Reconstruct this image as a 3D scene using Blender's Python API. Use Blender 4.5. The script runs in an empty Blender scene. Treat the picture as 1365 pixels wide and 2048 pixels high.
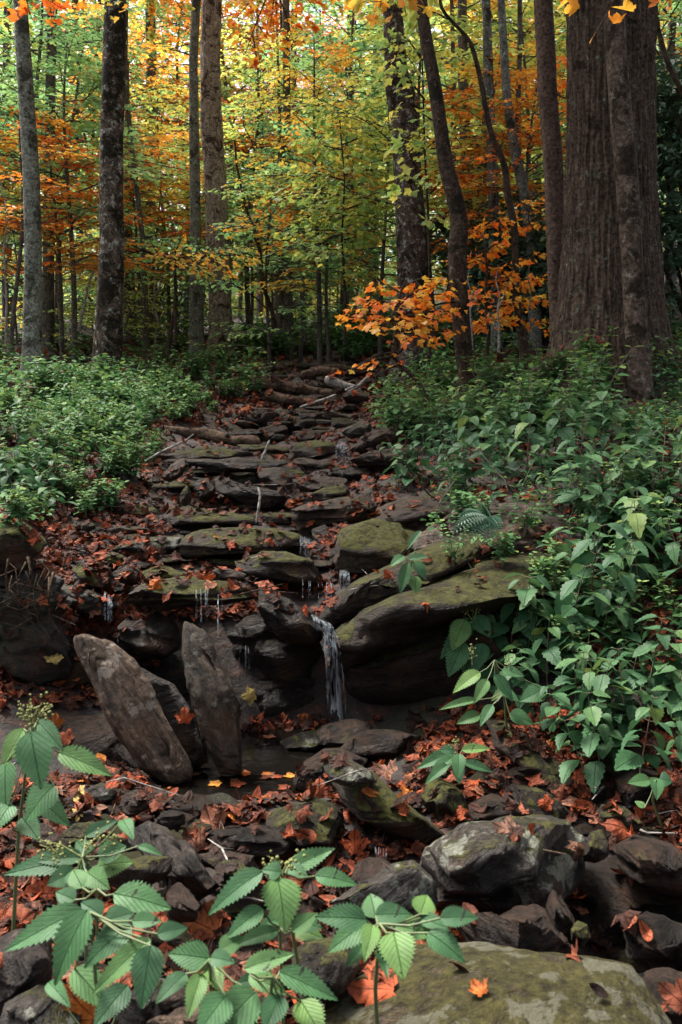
import bpy, math, random
import numpy as np
from mathutils import Vector, Matrix
from mathutils.bvhtree import BVHTree

# ------------------------------------------------------------------ camera, world, sun
S = bpy.context.scene
COL = S.collection
F, CX, HZ = 1800.0, 682.5, 900.0            # focal length, centre column and eye-level row in photo pixels
cam_d = bpy.data.cameras.new("camera"); cam = bpy.data.objects.new("camera", cam_d); COL.objects.link(cam)
cam.location = (0, 0, 0); cam.rotation_euler = (math.radians(90), 0, 0)
cam_d.sensor_fit = 'VERTICAL'; cam_d.sensor_height = 36.0; cam_d.lens = F / 2048 * 36
cam_d.shift_y = -(1024 - HZ) / 2048
cam_d.clip_start = 0.05; cam_d.clip_end = 1000
cam_d.dof.use_dof = True; cam_d.dof.focus_distance = 4.2; cam_d.dof.aperture_fstop = 10.0
S.camera = cam
W = bpy.data.worlds.new("World"); S.world = W; W.use_nodes = True
wn = W.node_tree; wn.nodes.clear()
sky = wn.nodes.new('ShaderNodeTexSky'); sky.sky_type = 'NISHITA'; sky.sun_disc = False
SUN_EL, SUN_AZ = math.radians(62), math.radians(-52)      # azimuth measured from +Y (ahead) towards +X
sky.sun_elevation = SUN_EL; sky.sun_rotation = SUN_AZ
sky.air_density = 1.0; sky.dust_density = 6.0; sky.ozone_density = 1.0
bg = wn.nodes.new('ShaderNodeBackground'); bg.inputs[1].default_value = 0.115
wo = wn.nodes.new('ShaderNodeOutputWorld')
hs = wn.nodes.new('ShaderNodeHueSaturation'); hs.inputs['Saturation'].default_value = .4     # thin overcast: a greyer sky
wn.links.new(sky.outputs[0], hs.inputs['Color']); wn.links.new(hs.outputs[0], bg.inputs[0]); wn.links.new(bg.outputs[0], wo.inputs[0])
sd = bpy.data.lights.new("sun", 'SUN'); sd.energy = 3.7; sd.angle = math.radians(16); sd.color = (1.0, 0.95, 0.88)
sun = bpy.data.objects.new("sun", sd); COL.objects.link(sun)
sdir = Vector((math.sin(SUN_AZ) * math.cos(SUN_EL), math.cos(SUN_AZ) * math.cos(SUN_EL), math.sin(SUN_EL)))
sun.rotation_euler = sdir.to_track_quat('Z', 'Y').to_euler()
S.view_settings.view_transform = 'Standard'; S.view_settings.look = 'None'
S.view_settings.exposure = 1.7; S.view_settings.gamma = 1.0
S.render.engine = 'CYCLES'
S.cycles.use_denoising = True
S.cycles.max_bounces = 8; S.cycles.diffuse_bounces = 5; S.cycles.glossy_bounces = 2
S.cycles.transmission_bounces = 5; S.cycles.transparent_max_bounces = 4
S.cycles.caustics_reflective = False; S.cycles.caustics_refractive = False

# ------------------------------------------------------------------ helpers
rng = np.random.default_rng(7); random.seed(7)
def P(px, row, d): return np.array(((px - CX) / F * d, d, (HZ - row) / F * d))
def smooth(a, b, x):
    t = np.clip((x - a) / (b - a), 0, 1); return t * t * (3 - 2 * t)
def _h(ix, iy, iz, s):
    n = (ix * 374761393 + iy * 668265263 + iz * 2147483647 + s * 1274126177) & 0xffffffff
    n = ((n ^ (n >> 13)) * 1274126177) & 0xffffffff
    n = ((n ^ (n >> 15)) * 2246822519) & 0xffffffff
    return ((n ^ (n >> 16)) & 0xffff) / 32767.5 - 1
def vnoise(p, s=0):
    p = np.asarray(p, float); i = np.floor(p).astype(np.int64); f = p - i; f = f * f * (3 - 2 * f)
    r = 0
    for dx in (0, 1):
        for dy in (0, 1):
            for dz in (0, 1):
                w = (f[..., 0] if dx else 1 - f[..., 0]) * (f[..., 1] if dy else 1 - f[..., 1]) * (f[..., 2] if dz else 1 - f[..., 2])
                r = r + w * _h(i[..., 0] + dx, i[..., 1] + dy, i[..., 2] + dz, s)
    return r
def fbm(p, s=0, o=4):
    r = 0; a = 1.0; p = np.asarray(p, float)
    for k in range(o):
        r = r + a * vnoise(p * (2 ** k), s + k * 17); a *= 0.5
    return r
def mesh(name, v, faces, uv=None, tint=None, smooth_=True):
    """faces: (n,3)/(n,4) int array, or a list of arrays"""
    me = bpy.data.meshes.new(name)
    v = np.asarray(v, np.float32)
    fl = faces if isinstance(faces, list) else [faces]
    fl = [np.asarray(f, np.int32) for f in fl if len(f)]
    li = np.concatenate([f.ravel() for f in fl]); tot = np.concatenate([np.full(len(f), f.shape[1], np.int32) for f in fl])
    st = np.concatenate(([0], np.cumsum(tot)[:-1])).astype(np.int32)
    me.vertices.add(len(v)); me.vertices.foreach_set('co', v.ravel())
    me.loops.add(len(li)); me.loops.foreach_set('vertex_index', li)
    me.polygons.add(len(tot)); me.polygons.foreach_set('loop_start', st)
    me.polygons.foreach_set('loop_total', tot)
    me.polygons.foreach_set('use_smooth', np.full(len(tot), bool(smooth_)))
    if uv is not None:
        l = me.uv_layers.new(name='UVMap'); l.data.foreach_set('uv', np.asarray(uv, np.float32)[li].ravel())
    if tint is not None:
        a = me.attributes.new('tint', 'FLOAT', 'POINT'); a.data.foreach_set('value', np.asarray(tint, np.float32))
    me.update(calc_edges=True); me.validate()
    return me
def obj(name, me, mat=None, parent=None, loc=None):
    if mat is not None and len(me.materials) == 0: me.materials.append(mat)
    o = bpy.data.objects.new(name, me); COL.objects.link(o)
    if parent is not None: o.parent = parent
    if loc is not None: o.location = loc
    return o
def tag(o, label=None, cat=None, group=None, kind=None):
    if label: o['label'] = label
    if cat: o['category'] = cat
    if group: o['group'] = group
    if kind: o['kind'] = kind
    return o
def empty(name, loc=(0, 0, 0), rz=0.0):
    o = bpy.data.objects.new(name, None); COL.objects.link(o); o.location = loc; o.rotation_euler = (0, 0, rz)
    o.empty_display_size = 0.1
    return o
def copy_thing(o, loc, rz=0.0, sc=1.0, mats=None, tilt=(0, 0)):
    r = o.copy(); COL.objects.link(r); r.location = loc; r.rotation_euler = (tilt[0], tilt[1], rz); r.scale = (sc, sc, sc)
    for ch in list(o.children):
        c = ch.copy(); COL.objects.link(c); c.parent = r
    return r
def tube(pts, rad, seg=8, bump=0.0, seed=0, cap=True):
    pts = np.asarray(pts, float); rad = np.asarray(rad, float); n = len(pts)
    tg = np.gradient(pts, axis=0); tg /= np.linalg.norm(tg, axis=1)[:, None] + 1e-9
    ref = np.array((0, 0, 1.0)) if abs(tg[:, 2]).mean() < .8 else np.array((0, 1.0, 0))
    a = np.cross(tg, ref); a /= np.linalg.norm(a, axis=1)[:, None] + 1e-9; b = np.cross(tg, a)
    th = np.arange(seg) / seg * 2 * math.pi
    v = pts[:, None] + rad[:, None, None] * (np.cos(th)[None, :, None] * a[:, None] + np.sin(th)[None, :, None] * b[:, None])
    v = v.reshape(-1, 3)
    i = np.arange(n - 1)[:, None] * seg; j = np.arange(seg)[None]; k = (j + 1) % seg
    f = np.stack((i + j, i + k, i + seg + k, i + seg + j), -1).reshape(-1, 4)
    return v, f
class MB:
    def __init__(s): s.v = []; s.f3 = []; s.f4 = []; s.n = 0; s.uv = []; s.t = []
    def add(s, v, f, uv=None, tint=0.0):
        v = np.asarray(v); f = np.asarray(f)
        (s.f4 if f.shape[1] == 4 else s.f3).append(f + s.n); s.v.append(v); s.n += len(v)
        s.uv.append(uv if uv is not None else np.zeros((len(v), 2)))
        s.t.append(np.full(len(v), tint) if np.isscalar(tint) else tint)
        return s
    def mesh(s, name, sm=True, origin=None):
        v = np.concatenate(s.v)
        if origin is not None: v = v - np.asarray(origin)
        fl = []
        if s.f3: fl.append(np.concatenate(s.f3))
        if s.f4: fl.append(np.concatenate(s.f4))
        return mesh(name, v, fl, np.concatenate(s.uv), np.concatenate(s.t), sm)

# ------------------------------------------------------------------ materials
def M(name):
    m = bpy.data.materials.new(name); m.use_nodes = True; nt = m.node_tree; nt.nodes.clear()
    return m, nt, (lambda t: nt.nodes.new('ShaderNode' + t)), nt.links.new
def ramp(N, stops, interp='LINEAR'):
    r = N('ValToRGB'); r.color_ramp.interpolation = interp; e = r.color_ramp.elements
    while len(e) < len(stops): e.new(0.5)
    for k, (p, c) in enumerate(stops):
        e[k].position = p; e[k].color = (c[0], c[1], c[2], 1) if not np.isscalar(c) else (c, c, c, 1)
    return r
def noise_n(N, L, co, scale, detail=5, rough=0.6, dist=0.0):
    n = N('TexNoise'); n.inputs['Scale'].default_value = scale; n.inputs['Detail'].default_value = detail
    n.inputs['Roughness'].default_value = rough; n.inputs['Distortion'].default_value = dist
    L(co, n.inputs['Vector']); return n
def mixc(N, L, fac, a, b, mode='MIX'):
    m = N('Mix'); m.data_type = 'RGBA'; m.blend_type = mode
    if hasattr(fac, 'links') or hasattr(fac, 'is_linked'): L(fac, m.inputs['Factor'])
    else: m.inputs['Factor'].default_value = fac
    for s, x in ((6, a), (7, b)):
        if hasattr(x, 'is_linked'): L(x, m.inputs[s])
        else: m.inputs[s].default_value = (*x, 1)
    return m.outputs[2]
def math_n(N, L, op, a, b=None, clamp=False):
    m = N('Math'); m.operation = op; m.use_clamp = clamp
    for s, x in ((0, a), (1, b)):
        if x is None: continue
        if hasattr(x, 'is_linked'): L(x, m.inputs[s])
        else: m.inputs[s].default_value = x
    return m.outputs[0]
def rock_mat(name, c1, c2, moss=0.3, lichen=0.2, rough=0.6, strata=(3, 3, 22), rot=(0, .3, 0), mosscol=((.012, .013, .004), (.070, .068, .016)), bump=0.9, lichcol=(.22, .225, .18)):
    m, nt, N, L = M(name)
    tc = N('TexCoord'); m0 = N('Mapping'); L(tc.outputs['Object'], m0.inputs[0]); m0.inputs['Rotation'].default_value = rot; mp = N('Mapping'); L(m0.outputs[0], mp.inputs[0]); mp.inputs['Scale'].default_value = strata
    c2 = tuple(x * y for x, y in zip(c2, (.80, .72, .66))); lichcol = tuple(x * .8 for x in lichcol)
    n1 = noise_n(N, L, mp.outputs[0], 1.6, 8, 0.68, 0.4)
    n2 = noise_n(N, L, tc.outputs['Object'], 5, 8, 0.65)
    n3 = noise_n(N, L, tc.outputs['Object'], 45, 6, 0.75)
    base = mixc(N, L, ramp_out(N, L, n1.outputs[0], [(.36, 0), (.64, 1)]), c1, c2)
    sp = ramp_out(N, L, n3.outputs[0], [(.36, .3), (.64, 1.6)])
    base = mixc(N, L, 1.0, base, sp, 'MULTIPLY')
    # iron stains
    n4 = noise_n(N, L, tc.outputs['Object'], 3.1, 5, 0.6, .6)
    base = mixc(N, L, ramp_out(N, L, n4.outputs[0], [(.52, 0), (.72, .55)]), base, (.10, .045, .02))
    # moss on what faces up
    ge = N('NewGeometry'); sx = N('SeparateXYZ'); L(ge.outputs['Normal'], sx.inputs[0])
    mn = noise_n(N, L, tc.outputs['Object'], 7, 7, 0.7, .5)
    up = math_n(N, L, 'ADD', math_n(N, L, 'MULTIPLY', sx.outputs[2], .45), math_n(N, L, 'MULTIPLY', mn.outputs[0], 1.6))
    mf = ramp_out(N, L, math_n(N, L, 'ADD', up, moss * .62 - 1.52), [(.0, 0), (.14, 1)])
    mc = mixc(N, L, ramp_out(N, L, n3.outputs[0], [(.35, 0), (.65, 1)]), mosscol[0], mosscol[1])
    base = mixc(N, L, mf, base, mc)
    # pale lichen patches with a sharp edge
    vt = noise_n(N, L, tc.outputs['Object'], 11, 8, 0.68, .25)
    lf = ramp_out(N, L, vt.outputs[0], [(.70 - .28 * lichen, 0), (.73 - .28 * lichen, 1)])
    lf = math_n(N, L, 'MULTIPLY', lf, min(1.0, lichen * 1.8), True)
    base = mixc(N, L, lf, base, lichcol)
    b = N('BsdfPrincipled'); L(base, b.inputs['Base Color'])
    rg = math_n(N, L, 'ADD', math_n(N, L, 'MULTIPLY', n2.outputs[0], .3), rough - .15)
    rg = math_n(N, L, 'ADD', rg, math_n(N, L, 'MULTIPLY', mf, .35), True); L(rg, b.inputs['Roughness'])
    b.inputs['Specular IOR Level'].default_value = 0.2
    hb = math_n(N, L, 'ADD', math_n(N, L, 'MULTIPLY', n1.outputs[0], 1.0), math_n(N, L, 'MULTIPLY', n3.outputs[0], .45))
    hb = math_n(N, L, 'ADD', hb, math_n(N, L, 'MULTIPLY', mf, .35))
    bp = N('Bump'); bp.inputs['Strength'].default_value = bump; bp.inputs['Distance'].default_value = 0.045
    L(hb, bp.inputs['Height']); L(bp.outputs[0], b.inputs['Normal'])
    o = N('OutputMaterial'); L(b.outputs[0], o.inputs[0]); return m
def ramp_out(N, L, x, stops, interp='LINEAR'):
    r = ramp(N, stops, interp); L(x, r.inputs[0]); return r.outputs[0]
def leaf_mat(name, stops, trans=0.35, rough=0.5, spec=0.3, veins=False, hue=0.03, spots=False, ribs=False):
    m, nt, N, L = M(name)
    at = N('Attribute'); at.attribute_name = 'tint'; oi = N('ObjectInfo')
    f = math_n(N, L, 'ADD', at.outputs['Fac'], math_n(N, L, 'MULTIPLY', math_n(N, L, 'SUBTRACT', oi.outputs['Random'], .5), .25), True)
    c = ramp_out(N, L, f, stops)
    tc = N('TexCoord')
    nz = noise_n(N, L, tc.outputs['Object'], 30 if veins else 8, 4, .6)
    c = mixc(N, L, 1.0, c, ramp_out(N, L, nz.outputs[0], [(.3, .72), (.7, 1.2)]), 'MULTIPLY')
    b = N('BsdfPrincipled'); b.inputs['Roughness'].default_value = rough; b.inputs['Specular IOR Level'].default_value = spec
    if ribs:
        sx = N('SeparateXYZ'); L(tc.outputs['UV'], sx.inputs[0])
        xx = math_n(N, L, 'SUBTRACT', sx.outputs[0], .5)
        an = math_n(N, L, 'ARCTAN2', xx, math_n(N, L, 'ADD', sx.outputs[1], .02))
        sw = math_n(N, L, 'COSINE', math_n(N, L, 'MULTIPLY', an, 9.5))
        rb_ = ramp_out(N, L, sw, [(.90, 0), (.99, .7)])
        c = mixc(N, L, rb_, c, mixc(N, L, 1.0, c, (.35, .3, .3), 'MULTIPLY'))
        nq = noise_n(N, L, tc.outputs['Object'], 42, 6, .7)
        c = mixc(N, L, 1.0, c, ramp_out(N, L, nq.outputs[0], [(.35, .35), (.6, 1.25)]), 'MULTIPLY')
        bq = N('Bump'); bq.inputs['Strength'].default_value = .8; bq.inputs['Distance'].default_value = .006; L(math_n(N, L, 'SUBTRACT', nq.outputs[0], rb_), bq.inputs['Height']); L(bq.outputs[0], b.inputs['Normal'])
    if veins:
        sx = N('SeparateXYZ'); L(tc.outputs['UV'], sx.inputs[0])
        au = math_n(N, L, 'ABSOLUTE', math_n(N, L, 'SUBTRACT', sx.outputs[0], .5))
        ph = math_n(N, L, 'SUBTRACT', math_n(N, L, 'MULTIPLY', sx.outputs[1], 50), math_n(N, L, 'MULTIPLY', au, 46))
        s = math_n(N, L, 'SINE', ph)
        vn = ramp_out(N, L, s, [(.86, 0), (.99, 1)])
        mid = ramp_out(N, L, au, [(.0, 1), (.025, 0)])
        vv = math_n(N, L, 'MAXIMUM', vn, mid)
        c = mixc(N, L, math_n(N, L, 'MULTIPLY', vv, .25), c, (.02, .06, .02))
        bp = N('Bump'); bp.inputs['Strength'].default_value = .7; bp.inputs['Distance'].default_value = .004; bp.invert = True
        L(math_n(N, L, 'ADD', vv, math_n(N, L, 'MULTIPLY', nz.outputs[0], .6)), bp.inputs['Height']); L(bp.outputs[0], b.inputs['Normal'])
        if spots:
            n5 = noise_n(N, L, tc.outputs['Object'], 55, 3, .5)
            c = mixc(N, L, ramp_out(N, L, n5.outputs[0], [(.70, 0), (.72, 1)]), c, (.015, .02, .01))
    L(c, b.inputs['Base Color'])
    t = N('BsdfTranslucent'); L(mixc(N, L, .25, c, (1, .95, .4), 'MULTIPLY') if not veins else c, t.inputs[0])
    mx = N('MixShader'); mx.inputs[0].default_value = trans; L(b.outputs[0], mx.inputs[1]); L(t.outputs[0], mx.inputs[2])
    o = N('OutputMaterial'); L(mx.outputs[0], o.inputs[0]); return m
def bark_mat(name, c1, c2, patch, patch_amt=.3, dark=(.015, .013, .01), dark_amt=.3, grain=(9, 9, 2), bump=.6, scale=1.0, ring=False):
    m, nt, N, L = M(name)
    tc = N('TexCoord'); mp = N('Mapping'); L(tc.outputs['Object'], mp.inputs[0]); mp.inputs['Scale'].default_value = grain
    n1 = noise_n(N, L, mp.outputs[0], 3.0 * scale, 8, .7, .5)
    n2 = noise_n(N, L, tc.outputs['Object'], 13 * scale, 9, .74, .4)
    n3 = noise_n(N, L, tc.outputs['Object'], 4.5 * scale, 9, .74, .5)
    n4 = noise_n(N, L, tc.outputs['Object'], 38, 5, .75)
    c = mixc(N, L, ramp_out(N, L, n1.outputs[0], [(.35, 0), (.65, 1)]), c1, c2)
    c = mixc(N, L, ramp_out(N, L, n2.outputs[0], [(.66 - .3 * patch_amt, 0), (.71 - .3 * patch_amt, .9)]), c, patch)
    c = mixc(N, L, ramp_out(N, L, n3.outputs[0], [(.64 - .3 * dark_amt, 0), (.70 - .3 * dark_amt, .92)]), c, dark)
    c = mixc(N, L, 1.0, c, ramp_out(N, L, n4.outputs[0], [(.36, .35), (.64, 1.6)]), 'MULTIPLY')
    b = N('BsdfPrincipled'); L(c, b.inputs['Base Color']); b.inputs['Roughness'].default_value = .85; b.inputs['Specular IOR Level'].default_value = .08
    h = math_n(N, L, 'ADD', n1.outputs[0], math_n(N, L, 'MULTIPLY', n4.outputs[0], .4))
    h = math_n(N, L, 'ADD', h, math_n(N, L, 'MULTIPLY', n2.outputs[0], .5))
    bp = N('Bump'); bp.inputs['Strength'].default_value = bump; bp.inputs['Distance'].default_value = .03
    L(h, bp.inputs['Height']); L(bp.outputs[0], b.inputs['Normal'])
    o = N('OutputMaterial'); L(b.outputs[0], o.inputs[0]); return m

G1, G2 = (.016, .02, .012), (.06, .085, .03)
RM = {
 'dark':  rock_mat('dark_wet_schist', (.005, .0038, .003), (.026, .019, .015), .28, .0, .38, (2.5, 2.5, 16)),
 'brown': rock_mat('brown_schist', (.009, .0058, .004), (.052, .032, .022), .38, .12, .5, (2.5, 2.5, 16)),
 'grey':  rock_mat('grey_schist', (.014, .013, .012), (.080, .074, .068), .60, .5, .5, (3, 3, 24), (0, .45, 0)),
 'pale':  rock_mat('pale_weathered_schist', (.030, .020, .014), (.18, .135, .10), .05, .5, .75, (26, 9, 3), (0, .62, 0), lichcol=(.28, .24, .195)),
 'stand': rock_mat('mottled_standing_schist', (.012, .009, .006), (.085, .064, .047), .45, .35, .6, (18, 9, 4), (0, .34, 0), mosscol=((.03, .03, .01), (.09, .085, .025))),
 'moss':  rock_mat('mossy_schist', (.008, .006, .004), (.045, .032, .023), .74, .12, .55, (2.5, 2.5, 14)),
 'cave':  rock_mat('boulder_schist', (.010, .007, .006), (.045, .032, .024), .62, .0, .6, (2.5, 2.5, 14)),
 'mossy': rock_mat('thick_moss_rock', (.012, .009, .006), (.06, .045, .032), 1.0, .1, .6, (2.5, 2.5, 12)),
 'slab':  rock_mat('lichen_patched_slab', (.035, .026, .02), (.11, .08, .06), .84, .55, .7, (4, 4, 10), mosscol=((.014, .012, .005), (.062, .055, .016)), lichcol=(.105, .10, .068)),
 'strip': rock_mat('striped_slate', (.008, .007, .007), (.085, .075, .068), .1, .1, .5, (34, 8, 4), (0, .86, 0), bump=1.0),
 'streak': rock_mat('streaked_outcrop_rock', (.03, .023, .019), (.16, .13, .108), .32, .15, .65, (3, 6, 40), (0, .35, 0), bump=1.0),
}
BK = {
 'grey':  bark_mat('smooth_grey_bark', (.09, .092, .078), (.19, .185, .155), (.20, .235, .19), .5, (.04, .037, .028), .42, (3, 3, 7), .5),
 'mossy': bark_mat('mossy_dark_bark', (.04, .028, .02), (.13, .095, .075), (.30, .31, .27), .42, (.012, .011, .006), .58, (5, 5, 3), 1.0),
 'lich':  bark_mat('lichened_bark', (.07, .07, .06), (.16, .16, .14), (.22, .27, .23), .35, (.03, .027, .02), .35, (6, 6, 3), .6),
 'flaky': bark_mat('pale_flaky_bark', (.12, .095, .078), (.30, .25, .21), (.36, .34, .30), .4, (.035, .022, .015), .42, (8, 8, 1.6), .9),
 'centre': bark_mat('blotched_bark', (.04, .026, .020), (.12, .085, .068), (.32, .32, .29), .42, (.016, .012, .009), .45, (6, 6, 3), 1.0),
 'slim':  bark_mat('slim_dark_bark', (.022, .015, .011), (.07, .047, .034), (.15, .15, .12), .22, (.012, .011, .007), .4, (6, 6, 3), .5),
 'oak':   bark_mat('furrowed_bark', (.026, .018, .013), (.12, .085, .064), (.13, .16, .12), .28, (.02, .014, .01), .2, (14, 14, 1.6), 1.0),
 'red':   bark_mat('reddish_brown_bark', (.05, .032, .024), (.12, .082, .065), (.17, .17, .15), .12, (.02, .015, .01), .25, (4, 4, 4), .5),
 'front': bark_mat('blotchy_slim_bark', (.05, .035, .026), (.12, .088, .068), (.19, .18, .15), .3, (.018, .013, .009), .5, (4, 4, 3), .6),
 'far':   bark_mat('distant_bark', (.05, .042, .036), (.13, .115, .10), (.16, .18, .16), .2, (.03, .025, .02), .3, (5, 5, 2), .4),
 'log':   bark_mat('rotting_log', (.03, .018, .012), (.13, .085, .06), (.05, .06, .02), .3, (.015, .012, .008), .3, (3, 3, 3), 1.0),
 'dead':  bark_mat('bleached_dead_wood', (.16, .14, .125), (.34, .31, .28), (.25, .25, .23), .2, (.08, .06, .05), .2, (3, 3, 3), .8),
}
LM = {
 'green':  leaf_mat('green_leaves', [(0, (.11, .25, .12)), (.5, (.21, .42, .18)), (1, (.38, .55, .19))], .55),
 'ygreen': leaf_mat('yellow_green_leaves', [(0, (.20, .37, .12)), (.5, (.40, .54, .15)), (1, (.70, .62, .14))], .55),
 'yellow': leaf_mat('yellow_leaves', [(0, (.38, .46, .12)), (.4, (.70, .55, .10)), (.75, (.82, .42, .06)), (1, (.84, .28, .05))], .55),
 'orange': leaf_mat('orange_leaves', [(0, (.74, .48, .07)), (.5, (.76, .29, .04)), (1, (.78, .15, .02))], .48),
 'red':    leaf_mat('red_orange_leaves', [(0, (.85, .40, .04)), (.5, (.78, .20, .03)), (1, (.60, .09, .02))], .48),
 'dark':   leaf_mat('dark_evergreen_leaves', [(0, (.045, .10, .06)), (1, (.14, .23, .14))], .15, .35, .5),
 'nettle': leaf_mat('nettle_leaves', [(0, (.020, .062, .028)), (.55, (.045, .118, .048)), (.85, (.085, .17, .058)), (1, (.20, .27, .07))], .25, .55, .25, True),
 'hero':   leaf_mat('serrated_nettle_leaves', [(0, (.028, .082, .034)), (.6, (.050, .128, .048)), (1, (.11, .20, .052))], .22, .55, .2, True, spots=True),
 'herb':   leaf_mat('herb_leaves', [(0, (.045, .12, .045)), (.6, (.10, .21, .075)), (1, (.25, .33, .09))], .3, .6, .12),
 'fern':   leaf_mat('fern_fronds', [(0, (.03, .085, .045)), (1, (.05, .13, .07))], .15, .5, .3),
 'litter': leaf_mat('fallen_leaf_litter', [(0, (.018, .009, .006)), (.25, (.055, .020, .012)), (.45, (.16, .040, .017)), (.62, (.30, .058, .018)), (.76, (.17, .085, .055)), (.86, (.34, .085, .018)), (1, (.52, .22, .035))], .12, .65, .15, ribs=True),
 'ochre':  leaf_mat('pale_yellow_fallen', [(0, (.32, .21, .05)), (1, (.40, .29, .09))], .2, .6, .15, ribs=True),
}
m, nt, N, L = M('leaf_mould'); tc = N('TexCoord')
a = noise_n(N, L, tc.outputs['Object'], 14, 8, .7, .5); b2 = noise_n(N, L, tc.outputs['Object'], 2.0, 6, .6)
c = ramp_out(N, L, a.outputs[0], [(.36, (.005, .0035, .003)), (.5, (.018, .010, .007)), (.6, (.055, .020, .011)), (.7, (.10, .042, .024))])
c = mixc(N, L, ramp_out(N, L, b2.outputs[0], [(.5, 0), (.62, .6)]), c, (.025, .032, .012))
b = N('BsdfPrincipled'); L(c, b.inputs[0]); b.inputs['Roughness'].default_value = .8
bp = N('Bump'); bp.inputs['Strength'].default_value = 1; bp.inputs['Distance'].default_value = .05; L(a.outputs[0], bp.inputs['Height']); L(bp.outputs[0], b.inputs['Normal'])
o = N('OutputMaterial'); L(b.outputs[0], o.inputs[0]); SOIL = m
m, nt, N, L = M('pool_water'); tc = N('TexCoord')
b = N('BsdfPrincipled'); b.inputs[0].default_value = (.006, .005, .004, 1); b.inputs['Roughness'].default_value = .04; b.inputs['IOR'].default_value = 1.33
a = noise_n(N, L, tc.outputs['Object'], 22, 3, .5); bp = N('Bump'); bp.inputs['Strength'].default_value = .25; bp.inputs['Distance'].default_value = .01; L(a.outputs[0], bp.inputs['Height']); L(bp.outputs[0], b.inputs['Normal'])
g = N('BsdfTransparent'); g.inputs[0].default_value = (.35, .3, .25, 1); mx = N('MixShader'); mx.inputs[0].default_value = .85; L(g.outputs[0], mx.inputs[1]); L(b.outputs[0], mx.inputs[2])
o = N('OutputMaterial'); L(mx.outputs[0], o.inputs[0]); POOL = m
m, nt, N, L = M('falling_water')
b = N('BsdfPrincipled'); b.inputs[0].default_value = (.42, .47, .52, 1); b.inputs['Roughness'].default_value = .25; b.inputs['IOR'].default_value = 1.33
g = N('BsdfTransparent'); tc = N('TexCoord'); mp = N('Mapping'); mp.inputs['Scale'].default_value = (60, 60, 7); L(tc.outputs['Object'], mp.inputs[0])
a = noise_n(N, L, mp.outputs[0], 1.5, 4, .6); mx = N('MixShader'); L(ramp_out(N, L, a.outputs[0], [(.44, .0), (.72, .30)]), mx.inputs[0]); L(g.outputs[0], mx.inputs[1]); L(b.outputs[0], mx.inputs[2])
o = N('OutputMaterial'); L(mx.outputs[0], o.inputs[0]); FALL = m
m, nt, N, L = M('green_stem'); b = N('BsdfPrincipled'); b.inputs[0].default_value = (.10, .13, .05, 1); b.inputs['Roughness'].default_value = .6; o = N('OutputMaterial'); L(b.outputs[0], o.inputs[0]); STEM = m
m, nt, N, L = M('brown_stem'); b = N('BsdfPrincipled'); b.inputs[0].default_value = (.10, .07, .045, 1); b.inputs['Roughness'].default_value = .7; o = N('OutputMaterial'); L(b.outputs[0], o.inputs[0]); BSTEM = m
m, nt, N, L = M('moss_tuft'); b = N('BsdfPrincipled'); b.inputs[0].default_value = (.16, .17, .05, 1); b.inputs['Roughness'].default_value = .8; o = N('OutputMaterial'); L(b.outputs[0], o.inputs[0]); BUD = m

# ------------------------------------------------------------------ terrain
TP = np.array([-900, -300, 0, 200, 400, 600, 800, 1000, 1200, 1365, 1700, 2300], float)
TT = [
 (-60, [-3.0] * 12), (-8, [-1.2] * 12), (0.0, [-1.0] * 12), (0.9, [-1.0] * 12),
 (1.5, [-.95, -1.0, -1.0, -1.0, -1.0, -1.0, -1.02, -1.02, -1.04, -1.0, -.9, -.8]),
 (2.0, [-.8, -.92, -.98, -1.0, -1.02, -1.02, -1.04, -1.08, -1.14, -1.08, -.8, -.6]),
 (2.5, [-.6, -.75, -.92, -.96, -.985, -.985, -.98, -.95, -.92, -.85, -.6, -.4]),
 (2.9, [-.45, -.65, -.88, -.98, -1.10, -1.10, -.95, -.86, -.74, -.62, -.4, -.2]),
 (3.3, [-.3, -.5, -.76, -.92, -1.06, -1.06, -.92, -.70, -.5, -.4, -.2, 0]),
 (3.6, [-.1, -.25, -.40, -.64, -.66, -.68, -.52, -.40, -.29, -.22, -.1, .1]),
 (4.2, [.0, -.1, -.22, -.40, -.49, -.49, -.36, -.24, -.12, -.05, .1, .25]),
 (5.0, [.2, .1, -.02, -.20, -.37, -.37, -.20, -.05, .08, .15, .3, .4]),
 (7.0, [.6, .45, .32, .22, .0, -.06, .10, .30, .45, .5, .6, .8]),
 (9.0, [.9, .75, .62, .56, .36, .20, .42, .75, .90, 1.0, 1.2, 1.5]),
 (11., [1.3, 1.05, .95, .93, .75, .6, .95, 1.25, 1.45, 1.6, 1.9, 2.3]),
 (16., [2.4, 2.1, 1.95, 1.9, 1.75, 1.6, 1.95, 2.4, 2.8, 3.0, 3.5, 4.2]),
 (22., [3.4, 3.1, 2.95, 2.9, 2.7, 2.65, 3.1, 3.7, 4.3, 4.6, 5.2, 6]),
 (35., [6, 5.3, 5.0, 5.0, 4.9, 4.9, 5.6, 6.5, 7.4, 8, 9, 10]),
 (60., [10, 9.6, 9.4, 9.2, 9.0, 9.0, 10.2, 11.5, 13, 14, 15, 16]),
 (130., [24] * 12), (260., [46] * 12)]
TD = np.array([t[0] for t in TT], float); TZ = np.array([t[1] for t in TT], float)
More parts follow.
